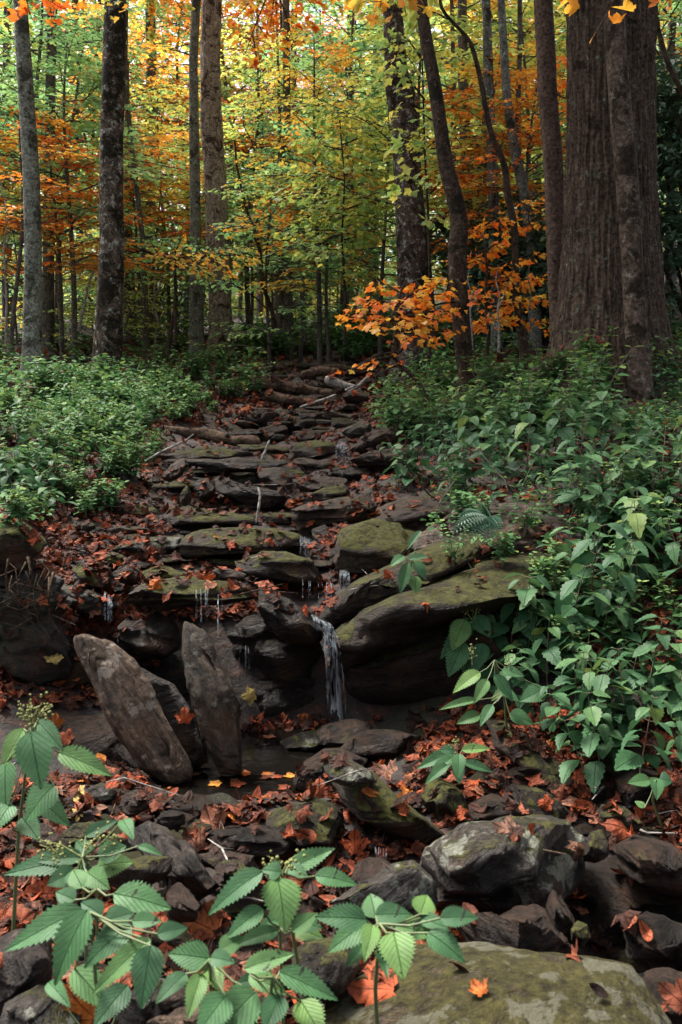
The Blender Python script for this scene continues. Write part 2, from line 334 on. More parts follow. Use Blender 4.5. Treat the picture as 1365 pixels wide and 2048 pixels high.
def terr0(x, y):
    x = np.asarray(x, float); y = np.asarray(y, float)
    px = CX + F * x / np.maximum(y, 1.2)
    k = np.clip(np.searchsorted(TD, y) - 1, 0, len(TD) - 2); t = np.clip((y - TD[k]) / (TD[k + 1] - TD[k]), 0, 1)
    j = np.clip(np.searchsorted(TP, px) - 1, 0, len(TP) - 2); u = np.clip((px - TP[j]) / (TP[j + 1] - TP[j]), 0, 1)
    return (TZ[k, j] * (1 - u) + TZ[k, j + 1] * u) * (1 - t) + (TZ[k + 1, j] * (1 - u) + TZ[k + 1, j + 1] * u) * t
def terrain(x, y):
    z = terr0(x, y); x = np.asarray(x, float); y = np.asarray(y, float)
    p = np.stack((x, y, np.zeros_like(x)), -1)
    amp = np.clip(y * .014, .014, .35)
    pool = 1 - .8 * np.exp(-((x + .3) ** 2 / .2 + (y - 2.9) ** 2 / .25))
    return z + amp * pool * (fbm(p * 1.5, 3, 3) * .8 + fbm(p * 6, 9, 3) * .28)
def warp(n, lo, hi, c, k):
    a = np.arcsinh((lo - c) / k); b = np.arcsinh((hi - c) / k); return c + k * np.sinh(np.linspace(a, b, n))
gx = warp(340, -110, 110, 0, 1.5); gy = warp(420, -50, 240, 3.0, 1.6)
X, Y = np.meshgrid(gx, gy); Z = terrain(X, Y)
nx, ny = len(gx), len(gy)
ii = (np.arange(ny - 1)[:, None] * nx + np.arange(nx - 1)[None]).ravel()
TF = np.stack((ii, ii + 1, ii + nx + 1, ii + nx), -1)
TV = np.stack((X.ravel(), Y.ravel(), Z.ravel()), -1)
tag(obj('ground', mesh('ground', TV, TF), SOIL), kind='structure')
def tz(x, y): return float(terrain(np.array([x]), np.array([y]))[0])
DS = np.geomspace(.85, 60, 500)
def ground_hit(px, row):
    x = (px - CX) / F * DS; z = (HZ - row) / F * DS
    h = terrain(x, DS) - z; k = np.argmax(h > 0)
    return float(DS[k]) if h.max() > 0 else 60.0

# ------------------------------------------------------------------ rocks
def icosphere(sub):
    import bmesh
    bm = bmesh.new(); bmesh.ops.create_icosphere(bm, subdivisions=sub, radius=1)
    v = np.array([x.co[:] for x in bm.verts]); f = np.array([[q.index for q in x.verts] for x in bm.faces]); bm.free(); return v, f
ICO = {s: icosphere(s) for s in (2, 3, 4, 5, 6)}
SOLID_V = [TV]; SOLID_F = [np.concatenate((TF[:, :3], TF[:, [0, 2, 3]]))]; SN = [len(TV)]
def solid(v, f):
    f = f if f.shape[1] == 3 else np.concatenate((f[:, :3], f[:, [0, 2, 3]]))
    SOLID_V.append(v); SOLID_F.append(f + SN[0]); SN[0] += len(v)
rock_no = [0]
def poly_R(pts, th):
    c = pts.mean(0)
    # area centroid
    x, y = pts[:, 0], pts[:, 1]; x2, y2 = np.roll(x, -1), np.roll(y, -1); cr = x * y2 - x2 * y; A = cr.sum() / 2
    c = np.array((((x + x2) * cr).sum(), ((y + y2) * cr).sum())) / (6 * A)
    q = pts - c; R = np.zeros_like(th)
    dx, dy = np.cos(th), -np.sin(th)
    for i in range(len(q)):
        a, b = q[i], q[(i + 1) % len(q)]; e = b - a
        den = dx * e[1] - dy * e[0]; den = np.where(abs(den) < 1e-9, 1e-9, den)
        t = (a[0] * e[1] - a[1] * e[0]) / den; s = (a[0] * dy - a[1] * dx) / den
        ok = (s >= -.001) & (s <= 1.001) & (t > 0); R = np.where(ok, np.maximum(R, t), R)
    return c, R
def rock(pts, mat, label, d=None, thick=None, ridge=.5, slope=2.0, sub=5, rough=.04, name='rock', group=None, cat='rock', chips=9, tilt=0.0, under=.7, lay=.05, nl=5, facet=.25, pw=.48):
    """a stone whose traced outline gets its own distance, top slope, back and thickness"""
    rock_no[0] += 1; sd = rock_no[0]; r = np.random.default_rng(sd * 13 + 5)
    pts = np.array(pts, float); w = np.ptp(pts[:, 0]); h = np.ptp(pts[:, 1]); lo = pts[:, 1].max()
    th = np.linspace(-math.pi, math.pi, 181); c, R = poly_R(pts, th)
    if d is None: d = ground_hit(c[0], lo - .12 * h) 
    v, f = ICO[sub]; a, b, cc = v[:, 0], v[:, 2], v[:, 1]
    ang = np.arctan2(b, a); s = np.hypot(a, b)
    Rr = np.interp(ang, th, R)
    sm = min(w, h) / F * d
    T = (thick if thick else max(.5 * sm, .3 * w / F * d))
    s2 = s ** pw
    px = c[0] + Rr * np.cos(ang) * s2; row = c[1] - Rr * np.sin(ang) * s2
    dep = d + T * np.sign(cc) * np.abs(cc) ** (.8 if pw > .4 else .4) + T * .35
    rr = lo - h * (1 - ridge)          # ridge row: above it the stone's top recedes
    rr = pts[:, 1].min() + h * ridge
    up = np.maximum(0, rr - row) / F * d
    lowp = np.maximum(0, row - rr) / F * d
    row = np.where(row > c[1], c[1] + (row - c[1]) * 1.10, row)
    dep = dep + lowp * under + up * slope + (px - c[0]) / F * d * tilt
    x = (px - CX) / F * dep; z = (HZ - row) / F * dep
    q = np.stack((x, dep, z), -1); o = q.mean(0); q = q - o
    ext = np.abs(q).max(0); qn = q / ext
    for k in range(chips):                                  # cleave the corners off along flat planes
        n = r.normal(size=3); n[1] = -abs(n[1]) if r.random() < .7 else n[1]; n /= np.linalg.norm(n)
        dd = qn @ n; cut = np.quantile(dd, .985) * r.uniform(.70, .94)
        ex = np.maximum(0, dd - cut); qn = qn - (ex * .97)[:, None] * n
    la = r.normal(size=3) * .22 + np.array((0, .1, 1)); la /= np.linalg.norm(la)
    hl = (qn @ la) * nl + fbm(qn * .9 + sd, sd + 2, 2) * .7; li = np.floor(hl); fr = hl - li
    off = _h(li.astype(np.int64), li.astype(np.int64) * 0 + sd, li.astype(np.int64) * 0, 5); off2 = _h(li.astype(np.int64) + 1, li.astype(np.int64) * 0 + sd, li.astype(np.int64) * 0, 5)
    off = off + (off2 - off) * smooth(.8, 1, fr)
    nc = 16; cc_ = r.normal(size=(nc, 3)); cc_ /= np.linalg.norm(cc_, axis=1)[:, None]; cn = cc_ + r.normal(size=(nc, 3)) * .45; cn /= np.linalg.norm(cn, axis=1)[:, None]
    wq = qn + .10 * np.stack([fbm(qn * 2.5 + k * 5 + sd, sd + k, 2) for k in range(3)], -1)
    kk = np.argmin(((wq[:, None] - cc_[None] * .85) ** 2).sum(-1), 1)
    pl = ((qn - cc_[kk] * .85) * cn[kk]).sum(-1)
    qn = qn - cn[kk] * np.clip(pl, -.5, .5)[:, None] * facet
    q = qn * ext
    q[:, 0] *= 1 + lay * off; q[:, 1] *= 1 + lay * 1.6 * off
    nrm = qn / ext; nrm /= np.linalg.norm(nrm, axis=1)[:, None] + 1e-9
    sz = (ext.min() * ext.max()) ** .5
    nz = fbm(q / sz * 1.4 + sd * 7.3, sd, 5) + .5 * (np.abs(vnoise(q / sz * 4 + sd, sd + 9)) - .3)
    st = np.abs(vnoise(np.stack((q[:, 0] / sz * .8, q[:, 1] / sz * .8, q[:, 2] / sz * 7 + nz), -1) + sd, sd)) 
    q = q + nrm * ((nz * rough + (st - .35) * rough * .9) * sz)[:, None]
    solid(q + o, f)
    ob = obj(name, mesh(name, q, f), RM[mat] if isinstance(mat, str) else mat, None, Vector(o))
    tag(ob, label, cat, group); return ob
R_ = rock
# standing stones and what is round the pool
R_([(145,1268),(172,1264),(225,1285),(275,1330),(328,1428),(382,1512),(388,1545),(345,1558),(280,1522),(240,1470),(210,1420),(192,1385),(168,1335),(150,1300)],'pale','tall pale brown slab standing tilted left beside the pool',2.78,.045,.9,.3,6,.035,'standing_stone',cat='rock',under=0,lay=.015,nl=3,facet=.10,chips=1,pw=.22)
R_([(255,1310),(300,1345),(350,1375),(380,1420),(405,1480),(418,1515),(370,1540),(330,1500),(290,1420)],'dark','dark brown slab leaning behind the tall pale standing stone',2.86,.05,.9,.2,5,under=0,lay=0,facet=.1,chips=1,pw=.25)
R_([(360,1240),(367,1233),(385,1245),(415,1268),(435,1320),(460,1380),(490,1450),(502,1500),(492,1535),(440,1538),(425,1510),(400,1450),(386,1400),(370,1350),(360,1300)],'stand','pointed mottled grey stone standing upright in front of the dripping ledge',2.80,.055,.9,.3,6,.045,'standing_stone',under=0,lay=.015,facet=.16,chips=1,pw=.25)
R_([(105,1425),(210,1430),(250,1480),(285,1520),(305,1560),(180,1572),(110,1560)],'brown','dark rust brown slab lying under the tall pale standing stone',2.85,.12,.6,1,5)
R_([(232,1205),(280,1178),(320,1164),(380,1157),(440,1162),(505,1172),(520,1192),(500,1208),(400,1214),(300,1219),(250,1222)],'moss','flat mossy ledge stone with water dripping over its lip',3.22,.16,.42,3.0,6,.04,'ledge_rock')
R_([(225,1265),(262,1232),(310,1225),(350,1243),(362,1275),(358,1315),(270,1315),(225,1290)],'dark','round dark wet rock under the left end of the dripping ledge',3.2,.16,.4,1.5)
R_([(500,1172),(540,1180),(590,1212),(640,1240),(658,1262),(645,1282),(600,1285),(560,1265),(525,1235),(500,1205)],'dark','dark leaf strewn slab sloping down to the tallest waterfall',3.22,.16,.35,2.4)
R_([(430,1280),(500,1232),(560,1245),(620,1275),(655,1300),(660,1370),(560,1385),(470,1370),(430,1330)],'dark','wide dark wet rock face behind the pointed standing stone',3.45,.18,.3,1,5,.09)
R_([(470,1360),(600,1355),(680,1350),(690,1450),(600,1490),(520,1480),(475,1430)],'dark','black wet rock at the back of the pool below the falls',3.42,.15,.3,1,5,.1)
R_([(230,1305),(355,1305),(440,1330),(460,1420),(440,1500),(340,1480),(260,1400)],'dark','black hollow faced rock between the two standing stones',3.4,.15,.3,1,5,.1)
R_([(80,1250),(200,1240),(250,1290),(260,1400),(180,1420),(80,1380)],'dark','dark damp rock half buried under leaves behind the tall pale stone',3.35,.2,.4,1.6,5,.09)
# large mossy boulder mass right of the waterfall
R_([(672,1305),(760,1285),(880,1245),(1000,1210),(1090,1250),(1090,1360),(1010,1432),(900,1450),(820,1442),(740,1434),(692,1408),(676,1350)],'cave','huge dark undercut boulder right of the tallest waterfall',3.12,.34,.15,1.0,6,.05,'boulder',cat='boulder',under=1.3,lay=.06,facet=.15,chips=3)
R_([(664,1268),(715,1228),(800,1186),(900,1148),(1000,1112),(1090,1120),(1110,1190),(1010,1238),(900,1275),(800,1306),(725,1336),(684,1332),(666,1298)],'moss','long mossy rock layer capping the huge dark boulder',3.15,.36,.45,2.4,6,.03,'boulder',cat='boulder',under=.7,lay=.04,facet=.05,chips=1)
R_([(630,1230),(660,1196),(720,1160),(800,1120),(880,1082),(960,1056),(1020,1072),(990,1112),(900,1152),(820,1186),(740,1222),(682,1252),(645,1254)],'moss','long upper mossy rock layer slanting up right from the tallest waterfall',3.32,.28,.55,2.2,6,.03,under=.5,lay=.04,facet=.05,chips=1)
R_([(652,1105),(690,1058),(740,1035),(800,1040),(850,1070),(860,1105),(800,1135),(720,1152),(672,1140)],'mossy','bright moss covered hump above the huge dark boulder',3.75,.2,.7,1.8,5,.03)
R_([(790,1110),(850,1062),(930,1022),(1000,1000),(1080,1015),(1135,1035),(1135,1080),(1060,1100),(970,1120),(900,1150),(830,1150)],'streak','pale streaked weathered outcrop below the dark fern',3.62,.25,.75,1.6,6,.05,'outcrop_rock')
R_([(860,1130),(960,1105),(1080,1090),(1180,1110),(1200,1180),(1100,1210),(960,1200),(880,1180)],'moss','mossy rounded rock under the streaked outcrop',3.4,.25,.5,2)
R_([(730,1050),(780,1010),(860,985),(960,975),(990,1000),(930,1030),(850,1070),(770,1080)],'brown','brown leaf covered rock above the bright moss hump',4.0,.25,.6,2.2)
# below the falls
R_([(555,1485),(595,1468),(640,1458),(655,1480),(630,1500),(575,1500)],'grey','small flat wet grey stone at the back edge of the pool',3.1,.08)
R_([(628,1478),(648,1452),(690,1440),(735,1445),(750,1465),(700,1490),(640,1497)],'brown','low leaf topped stone at the foot of the tallest waterfall',3.0,.1)
R_([(680,1495),(735,1463),(790,1460),(828,1470),(838,1495),(800,1518),(740,1520),(690,1515)],'brown','smooth dark red brown dome stone below the huge boulder',2.85,.1,.5,1.5,5,.02)
R_([(560,1590),(595,1535),(640,1503),(690,1495),(735,1520),(700,1570),(640,1605)],'brown','low smooth brown stone at the right edge of the pool',2.68,.12,.5,1.8,5,.02)
R_([(645,1520),(665,1510),(700,1518),(745,1543),(800,1598),(850,1632),(885,1656),(903,1675),(852,1688),(790,1664),(720,1634),(682,1604),(658,1570)],'mossy','long green mossy stone slanting down right with a bare grey tip',2.3,.09,.7,1.2,6,.03,facet=.06,chips=1,under=.25,lay=.03)
R_([(643,1528),(668,1509),(704,1519),(740,1542),(752,1562),(700,1572),(662,1560)],'grey','bare grey cap on the upper end of the long mossy stone',2.27,.05,.8,1.2,5,.03,facet=.05,chips=1,under=.1)
R_([(836,1592),(850,1566),(876,1554),(910,1572),(938,1610),(932,1642),(900,1648),(860,1630)],'mossy','rounded mossy stone beside the long green slanting stone',2.42,.1,.6,1.3,5,.03)
R_([(972,1440),(1013,1443),(1053,1468),(1098,1508),(1143,1558),(1178,1598),(1186,1625),(1163,1638),(1108,1594),(1063,1552),(1023,1522),(988,1490)],'moss','long narrow dark stone slanting like a log across the right bank',2.55,.09,.7,1.2,6,.03,facet=.06,chips=1,under=.3)
R_([(1005,1562),(1060,1575),(1120,1605),(1155,1635),(1150,1650),(1090,1645),(1040,1618)],'moss','short dark stone slat under the long slanting log like stone',2.4,.07)
R_([(940,1610),(985,1590),(1030,1605),(1050,1640),(1000,1655),(945,1650)],'brown','dark brown stone half under rust leaves behind the grey block',2.3,.1)
R_([(533,1650),(545,1626),(580,1610),(625,1607),(672,1620),(702,1652),(706,1692),(640,1698),(570,1690),(540,1672)],'moss','dark rounded stone behind the single brown maple leaf',2.22,.11,.5,1.5,5,.03)
R_([(398,1672),(440,1662),(510,1656),(560,1660),(592,1680),(618,1700),(600,1712),(500,1712),(420,1704)],'dark','flat dark stone left of the rounded mossy stone',2.15,.1,.5,2)
R_([(258,1684),(270,1655),(300,1642),(335,1655),(362,1690),(402,1730),(442,1765),(452,1792),(420,1818),(380,1802),(340,1764),(298,1722)],'strip','striped dark slate slab sloping right through the foreground leaves',1.9,.08,.6,1.0,6,.04)
R_([(205,1755),(255,1722),(318,1710),(355,1699),(362,1708),(342,1742),(300,1768),(238,1784)],'moss','narrow mossy slab lying across the striped slate',1.78,.05,.5,1.2,5,.03)
R_([(318,1802),(335,1775),(365,1766),(382,1790),(402,1812),(392,1842),(340,1838)],'brown','small brown wedge stone below the striped slate',1.72,.05)
R_([(425,1738),(450,1722),(485,1726),(502,1742),(488,1768),(440,1764)],'moss','small mossy stone touching the lower right end of the striped slate',1.88,.05)
R_([(378,1712),(450,1704),(515,1716),(532,1745),(470,1746),(400,1736)],'brown','low brown stone under the flat dark stone',2.0,.06)
R_([(-40,1890),(40,1868),(92,1862),(105,1950),(60,2010),(-40,2020)],'strip','dark lined rock at the left bottom edge of the photo',1.42,.1)
R_([(-30,2035),(60,1990),(115,1980),(160,2000),(165,2080),(0,2100)],'grey','grey stone in the bottom left corner',1.3,.1)
R_([(235,2010),(300,1960),(350,1975),(360,2040),(330,2090),(250,2090)],'grey','bluish grey stone at the bottom edge beneath nettle leaves',1.32,.08)
R_([(290,2045),(360,2025),(430,2018),(440,2040),(420,2080),(300,2090)],'pale','pale tan flat stone at the bottom edge beneath nettle leaves',1.22,.05)
R_([(310,1990),(340,1970),(390,1980),(395,2010),(350,2025),(315,2015)],'brown','small brown stone between the bottom nettle leaves',1.3,.05)
R_([(838,1735),(868,1688),(900,1664),(940,1652),(985,1655),(1015,1640),(1060,1631),(1095,1630),(1138,1645),(1160,1680),(1164,1730),(1142,1772),(1100,1812),(1050,1822),(980,1834),(905,1828),(872,1802),(848,1770)],'grey','large angular grey block with moss and lichen on its top',1.95,.18,.42,1.5,6,.05,'boulder',cat='boulder',chips=3,facet=.16,lay=.05,under=.4)
R_([(610,1830),(690,1790),(745,1758),(792,1735),(832,1727),(866,1762),(870,1802),(850,1832),(760,1830),(690,1840)],'grey','long pale wedge of rock left of the grey block',1.72,.1,.5,1.3,5,.04)
R_([(688,1775),(710,1737),(758,1714),(790,1730),(745,1768),(702,1795)],'brown','pinkish brown stone behind the long wedge of rock',1.88,.06)
R_([(905,1850),(940,1835),(1000,1840),(1030,1828),(1070,1824),(1105,1838),(1150,1868),(1172,1892),(1166,1920),(1100,1935),(1000,1915),(930,1888)],'brown','rugged brown rock wedged below the grey block',1.66,.12,.5,1.5,6,.05,chips=14)
R_([(660,2010),(740,1958),(800,1922),(832,1898),(880,1893),(980,1896),(1060,1913),(1180,1924),(1250,1936),(1290,1970),(1335,2045),(1360,2160),(640,2160)],'slab','broad flat slab patterned with moss and lichen at the bottom right',1.28,.12,.95,1.35,6,.03,'slab_rock',chips=2,facet=.08,under=0)
R_([(560,1915),(610,1890),(690,1885),(720,1930),(690,1990),(600,2000)],'moss','dark mossy stone under the bright nettle cluster',1.42,.08)
R_([(1150,1720),(1210,1687),(1300,1692),(1400,1700),(1480,1760),(1480,1900),(1330,1935),(1200,1915),(1130,1860),(1140,1790)],'dark','big black wet rock in the hollow at the right edge',2.08,.2,.25,1.6,6,.05,'boulder',cat='boulder')
R_([(1222,1692),(1270,1678),(1340,1695),(1400,1735),(1400,1790),(1290,1765),(1232,1735)],'brown','olive brown stone perched on the black wet rock',1.95,.1)
R_([(1165,1722),(1182,1672),(1205,1658),(1222,1675),(1218,1700),(1195,1726)],'moss','small upright dark stone between the grey block and black rock',1.95,.05)
R_([(1086,1785),(1108,1780),(1138,1832),(1165,1880),(1150,1890),(1110,1850)],'brown','brown splinter of rock under the right end of the grey block',1.75,.05)
R_([(1138,1860),(1155,1846),(1176,1850),(1182,1876),(1160,1888),(1142,1880)],'mossy','small mossy knob beside the rugged brown rock',1.7,.04)
R_([(1230,1560),(1270,1530),(1320,1550),(1330,1600),(1290,1625),(1240,1610)],'dark','dark stone among rust leaves below the right nettles',2.4,.1)
R_([(1200,1612),(1250,1618),(1292,1650),(1285,1672),(1230,1655),(1200,1632)],'moss','mossy stone slat right of the long slanting stone',2.2,.05)
R_([(1240,1840),(1300,1830),(1365,1850),(1420,1900),(1365,1925),(1260,1915)],'dark','low black stone at the bottom of the right hollow',1.75,.1)
R_([(1270,1960),(1330,1945),(1420,1960),(1420,2050),(1340,2060),(1290,2010)],'brown','reddish brown stone at the bottom right corner',1.45,.08)
R_([(236,1625),(246,1592),(272,1578),(294,1590),(300,1616),(270,1632)],'brown','brown lump of stone on the litter in front of the pool',2.3,.05)
R_([(303,1638),(340,1620),(370,1626),(374,1646),(340,1658),(315,1654)],'dark','small blue black slate on the litter in front of the pool',2.2,.04)
R_([(48,1648),(88,1648),(132,1695),(112,1704),(68,1684)],'brown','narrow brown stone lying on litter below the left nettle',1.95,.04)
R_([(108,1678),(150,1652),(190,1645),(197,1666),(152,1698),(122,1698)],'moss','mossy dark stone above the left foreground nettle',2.0,.05)
R_([(172,1580),(205,1565),(232,1580),(228,1600),(190,1606)],'grey','small grey slate chip at the left end of the pool',2.45,.03)
# the steps of the stream, going up
R_([(142,1142),(163,1122),(195,1114),(216,1122),(224,1150),(216,1182),(160,1180),(142,1162)],'mossy','round mossy rock on the left bank above the tall pale stone',3.55,.14,.6,1.5,5,.03)
R_([(195,1122),(225,1104),(246,1112),(250,1135),(215,1142)],'mossy','small mossy cap stone behind the round mossy rock',3.8,.08)
R_([(222,1152),(238,1130),(268,1130),(288,1150),(282,1168),(232,1164)],'brown','small brown stone beside the round mossy rock',3.55,.08)
R_([(280,1145),(310,1133),(350,1131),(376,1148),(372,1162),(330,1168),(288,1164)],'mossy','low mossy stone just behind the dripping ledge',3.6,.1)
R_([(418,1152),(426,1136),(450,1135),(492,1148),(508,1160),(440,1163)],'brown','thin stone on rust leaves above the dripping ledge',3.65,.07)
R_([(448,1120),(466,1104),(520,1098),(565,1102),(612,1120),(668,1150),(674,1172),(620,1176),(560,1156),(500,1143),(458,1134)],'moss','long mossy step slab above the small right waterfall',3.75,.14,.4,2.5)
R_([(345,1103),(375,1070),(400,1060),(480,1054),(545,1057),(595,1068),(616,1086),(608,1108),(560,1116),(520,1104),(440,1108),(368,1115)],'moss','wide flat step slab with moss halfway up the stream',4.05,.16,.5,3,6,.03)
R_([(215,1092),(270,1080),(320,1073),(372,1070),(352,1098),(318,1112),(260,1118),(222,1108)],'grey','flat grey slab left of the wide mossy step',4.05,.12,.5,2.5)
R_([(312,1052),(328,1026),(346,1013),(395,1014),(440,1026),(500,1030),(522,1045),(502,1056),(400,1058),(328,1060)],'moss','angular dark step stone with a mossy left corner',4.5,.15,.4,2.2)
R_([(552,1046),(580,1024),(640,1004),(700,988),(745,982),(752,1038),(700,1052),(620,1055),(560,1053)],'brown','broad smooth brown slab at the right of the middle steps',4.5,.18,.5,2.2,6,.03)
R_([(416,956),(440,949),(480,972),(540,984),(602,1004),(594,1030),(540,1018),(480,1007),(436,986)],'dark','long dark slab slanting down right across the middle steps',5.0,.14,.4,2)
R_([(512,942),(530,928),(556,934),(586,954),(602,976),(560,982),(528,966)],'brown','reddish brown stone above the long dark slab',5.4,.12,.6,1.6)
R_([(296,924),(350,904),(400,897),(466,886),(474,896),(470,914),(420,918),(360,922)],'moss','flat grey green slab below the fallen log',6.0,.15,.5,2.5)
R_([(302,930),(330,914),(480,920),(572,911),(576,930),(520,944),(450,942),(380,930)],'dark','long low dark ledge below the flat grey green slab',5.7,.15,.4,2)
R_([(588,962),(640,953),(696,955),(698,974),(640,986),(600,982)],'brown','low brown stone right of the reddish stone',5.3,.12)
R_([(598,1002),(650,976),(704,968),(708,990),(640,1008)],'moss','mossy wedge stone above the broad smooth slab',5.0,.12)
R_([(562,908),(580,890),(620,879),(662,884),(690,900),(662,918),(600,922),(570,920)],'moss','dark mossy rock left of the upper small waterfall',6.2,.2,.5,1.6)
R_([(688,908),(720,880),(760,860),(806,848),(800,880),(745,902),(702,914)],'brown','tilted brown slab right of the upper small waterfall',6.2,.18,.5,2)
R_([(682,866),(700,850),(742,844),(750,864),(705,877)],'grey','smooth blue grey stone above the upper small waterfall',6.8,.12)
R_([(640,948),(690,930),(745,934),(756,952),(704,962),(660,958)],'dark','dark wet stone under the upper small waterfall',5.6,.14)
R_([(700,925),(740,905),(800,890),(840,900),(820,930),(760,948)],'brown','brown rock among nettles right of the middle steps',5.6,.2)
R_([(322,952),(345,930),(368,914),(384,920),(356,955),(338,964)],'brown','thin upright brown stone on the left bank',5.2,.08)
R_([(360,1006),(361,982),(372,968),(383,984),(384,1006),(372,1012)],'mossy','small moss covered knob standing among rust leaves',4.8,.05,.5,.5,4,.03)
R_([(385,960),(410,945),(432,975),(430,1010),(400,1000)],'dark','dark rock at the left end of the long slanting slab',5.1,.12)
R_([(660,1100),(690,1085),(700,1120),(680,1140),(655,1130)],'dark','small dark stone beside the bright moss hump',3.9,.07)
R_([(618,1060),(650,1050),(672,1070),(668,1090),(630,1085)],'dark','small dark wet stone under the broad smooth slab',4.3,.07)
R_([(100,1180),(140,1165),(190,1185),(235,1210),(225,1240),(150,1225)],'grey','flat grey stone under orange leaves on the left bank',3.4,.1)
R_([(-60,1130),(-40,1050),(30,1036),(72,1062),(98,1092),(92,1128),(40,1150)],'mossy','moss cushion topping the earth bank at the left edge',3.1,.2,.6,1.2,5,.03,'moss_cushion',cat='moss')
R_([(-60,1140),(40,1130),(90,1125),(115,1180),(120,1290),(90,1350),(-60,1360)],SOIL,'bare dark earth bank with hanging roots at the left edge',3.15,.2,.2,1,6,.32,'earth_bank',cat='bank')
# top of the stream
R_([(532,748),(560,742),(582,744),(584,752),(548,757)],'mossy','flat bright mossy stone near the top of the stream',None,.25)
R_([(560,770),(590,755),(640,760),(650,775),(600,785)],'dark','dark rock wedged under the upper logs',None,.3)

LEDGES = []
for k, (px, row, w, h) in enumerate([(465,872,150,18),(630,868,130,17),(520,897,130,18),(700,834,95,14),(560,838,125,14),(640,818,110,12),(480,846,100,13),(430,985,140,22),(640,928,125,18),(350,975,120,22),(480,1012,150,20),(680,1012,110,20),(555,1078,150,18),
    (300,1092,150,20),(460,1128,180,20),(250,1132,130,22),(330,1118,140,18),(285,1022,130,24),(240,1062,140,22),(595,948,110,16),(390,945,130,18),(640,1130,110,18),(560,1035,160,20),(420,1045,150,16),(340,1200,140,18),(200,1175,130,20)]):
    q = np.random.default_rng(k + 900); t = q.normal() * .10 + .05; n = 9; an = np.linspace(0, 2 * math.pi, n, endpoint=False) + q.uniform(-.2, .2, n)
    rx = w / 2 * q.uniform(.85, 1.12, n); ry = h / 2 * q.uniform(.75, 1.15, n); ex = np.sign(np.cos(an)) * abs(np.cos(an)) ** .6 * rx; ey = np.sign(np.sin(an)) * abs(np.sin(an)) ** .6 * ry
    mt_ = ['dark', 'brown', 'moss', 'brown', 'moss'][k % 5]
    LEDGES.append((R_([(px + a_, row + b_ + a_ * t) for a_, b_ in zip(ex, ey)], mt_, None, None, .10 + row * 0, .5, 2.6, 5, .04, 'ledge_rock', under=1.0, pw=.34), {'dark': 'black', 'brown': 'brown', 'moss': 'mossy'}[mt_]))
# cobbles strewn up the streambed: one shape per seed, copied
cob = []
for k in range(7):
    r = np.random.default_rng(k + 90); v, f = ICO[4]; q = np.sign(v) * np.abs(v) ** .8 * np.array((1.15, r.uniform(.55, .8), r.uniform(.16, .34)))
    for j in range(12):
        n = r.normal(size=3); n /= np.linalg.norm(n); dd = q @ n; cut = dd.max() * r.uniform(.7, .92); q = q - (np.maximum(0, dd - cut) * .85)[:, None] * n
    q = q + v * (fbm(v * 1.6 + k * 9, k, 4) * .07)[:, None]
    cob.append((q, f, mesh('cobble', q, f)))
def cobble(px, row, wpx, k, mat, rz, tilt, sink=.25, d=None):
    d = d or ground_hit(px, row); w = wpx / F * d / 2; q, f, me = cob[k % 7]
    p = P(px, row, d); p[2] = tz(p[0], p[1]) + w * .12
    o = obj('cobble', me, None, None, p); o.rotation_euler = (tilt[0], tilt[1], rz); o.scale = (w, w, w)
    if not len(me.materials): me.materials.append(RM[mat])
    o.material_slots[0].link = 'OBJECT'; o.material_slots[0].material = RM[mat]
    mt = np.array(Matrix.LocRotScale(Vector(p), o.rotation_euler, (w, w, w)))
    solid(q @ mt[:3, :3].T + mt[:3, 3], f)
    return o
LM_NAMES = []     # (world xyz, phrase)
PENDING = []      # (object, description, noun, xyz, px)
def landmark(px, row, d, phrase): LM_NAMES.append((P(px, row, d), phrase))
for a in [(300,1450,2.8,'the tall pale standing stone'),(430,1400,2.8,'the pointed standing stone'),(520,1520,2.9,'the pool'),(380,1185,3.3,'the dripping ledge'),(665,1330,3.2,'the tallest waterfall'),(860,1350,3.1,'the huge dark boulder'),
          (960,1050,3.7,'the streaked outcrop'),(750,1090,3.8,'the bright moss hump'),(780,1600,2.3,'the long green mossy stone'),(1080,1540,2.5,'the long slanting dark stone'),(1000,1740,1.9,'the grey block'),(1300,1800,2,'the black wet rock'),
          (1000,2000,1.3,'the lichen patched slab'),(350,1730,1.9,'the striped slate'),(620,1650,2.2,'the dark rounded stone'),(480,1090,4.1,'the wide mossy step'),(650,1030,4.5,'the broad smooth slab'),(400,870,7.5,'the fallen log'),(685,900,6.2,'the upper small waterfall'),
          (60,750,10,'the smooth grey trunk'),(213,760,10,'the thick mossy trunk'),(440,670,15.5,'the pale flaky trunk'),(822,690,11,'the blotched centre trunk'),(942,800,7.5,'the crooked dark trunk'),(1225,760,7,'the huge furrowed trunk'),(600,780,11,'the upper logs'),(50,1100,3.2,'the earth bank'),(1052,710,9,'the thin winding trunk')]: landmark(*a)
def describe(o, noun, tail, cat, group):
    PENDING.append((o, noun, tail, cat, group))
for _o, _c in LEDGES: describe(_o, 'thin flat %s ledge stone' % _c, '', 'rock', 'flat ledge stones of the stream steps')
mats = ['dark', 'brown', 'brown', 'moss', 'brown', 'moss', 'grey']
cols = {'dark': 'black', 'brown': 'brown', 'grey': 'grey', 'moss': 'mossy'}
rr = np.random.default_rng(5)
ZONES = [((470, 700), (832, 885), (30, 62), 34), ((500, 740), (725, 830), (18, 50), 34), ((250, 740), (885, 1010), (22, 50), 20), ((150, 700), (1010, 1165), (22, 55), 20),
         ((60, 300), (1180, 1420), (28, 70), 14), ((150, 900), (1590, 1720), (20, 75), 50), ((0, 600), (1700, 2040), (35, 90), 40), ((900, 1330), (1480, 1700), (25, 70), 28), ((1100, 1365), (1880, 1960), (25, 60), 8), ((700, 900), (1440, 1520), (20, 45), 8)]
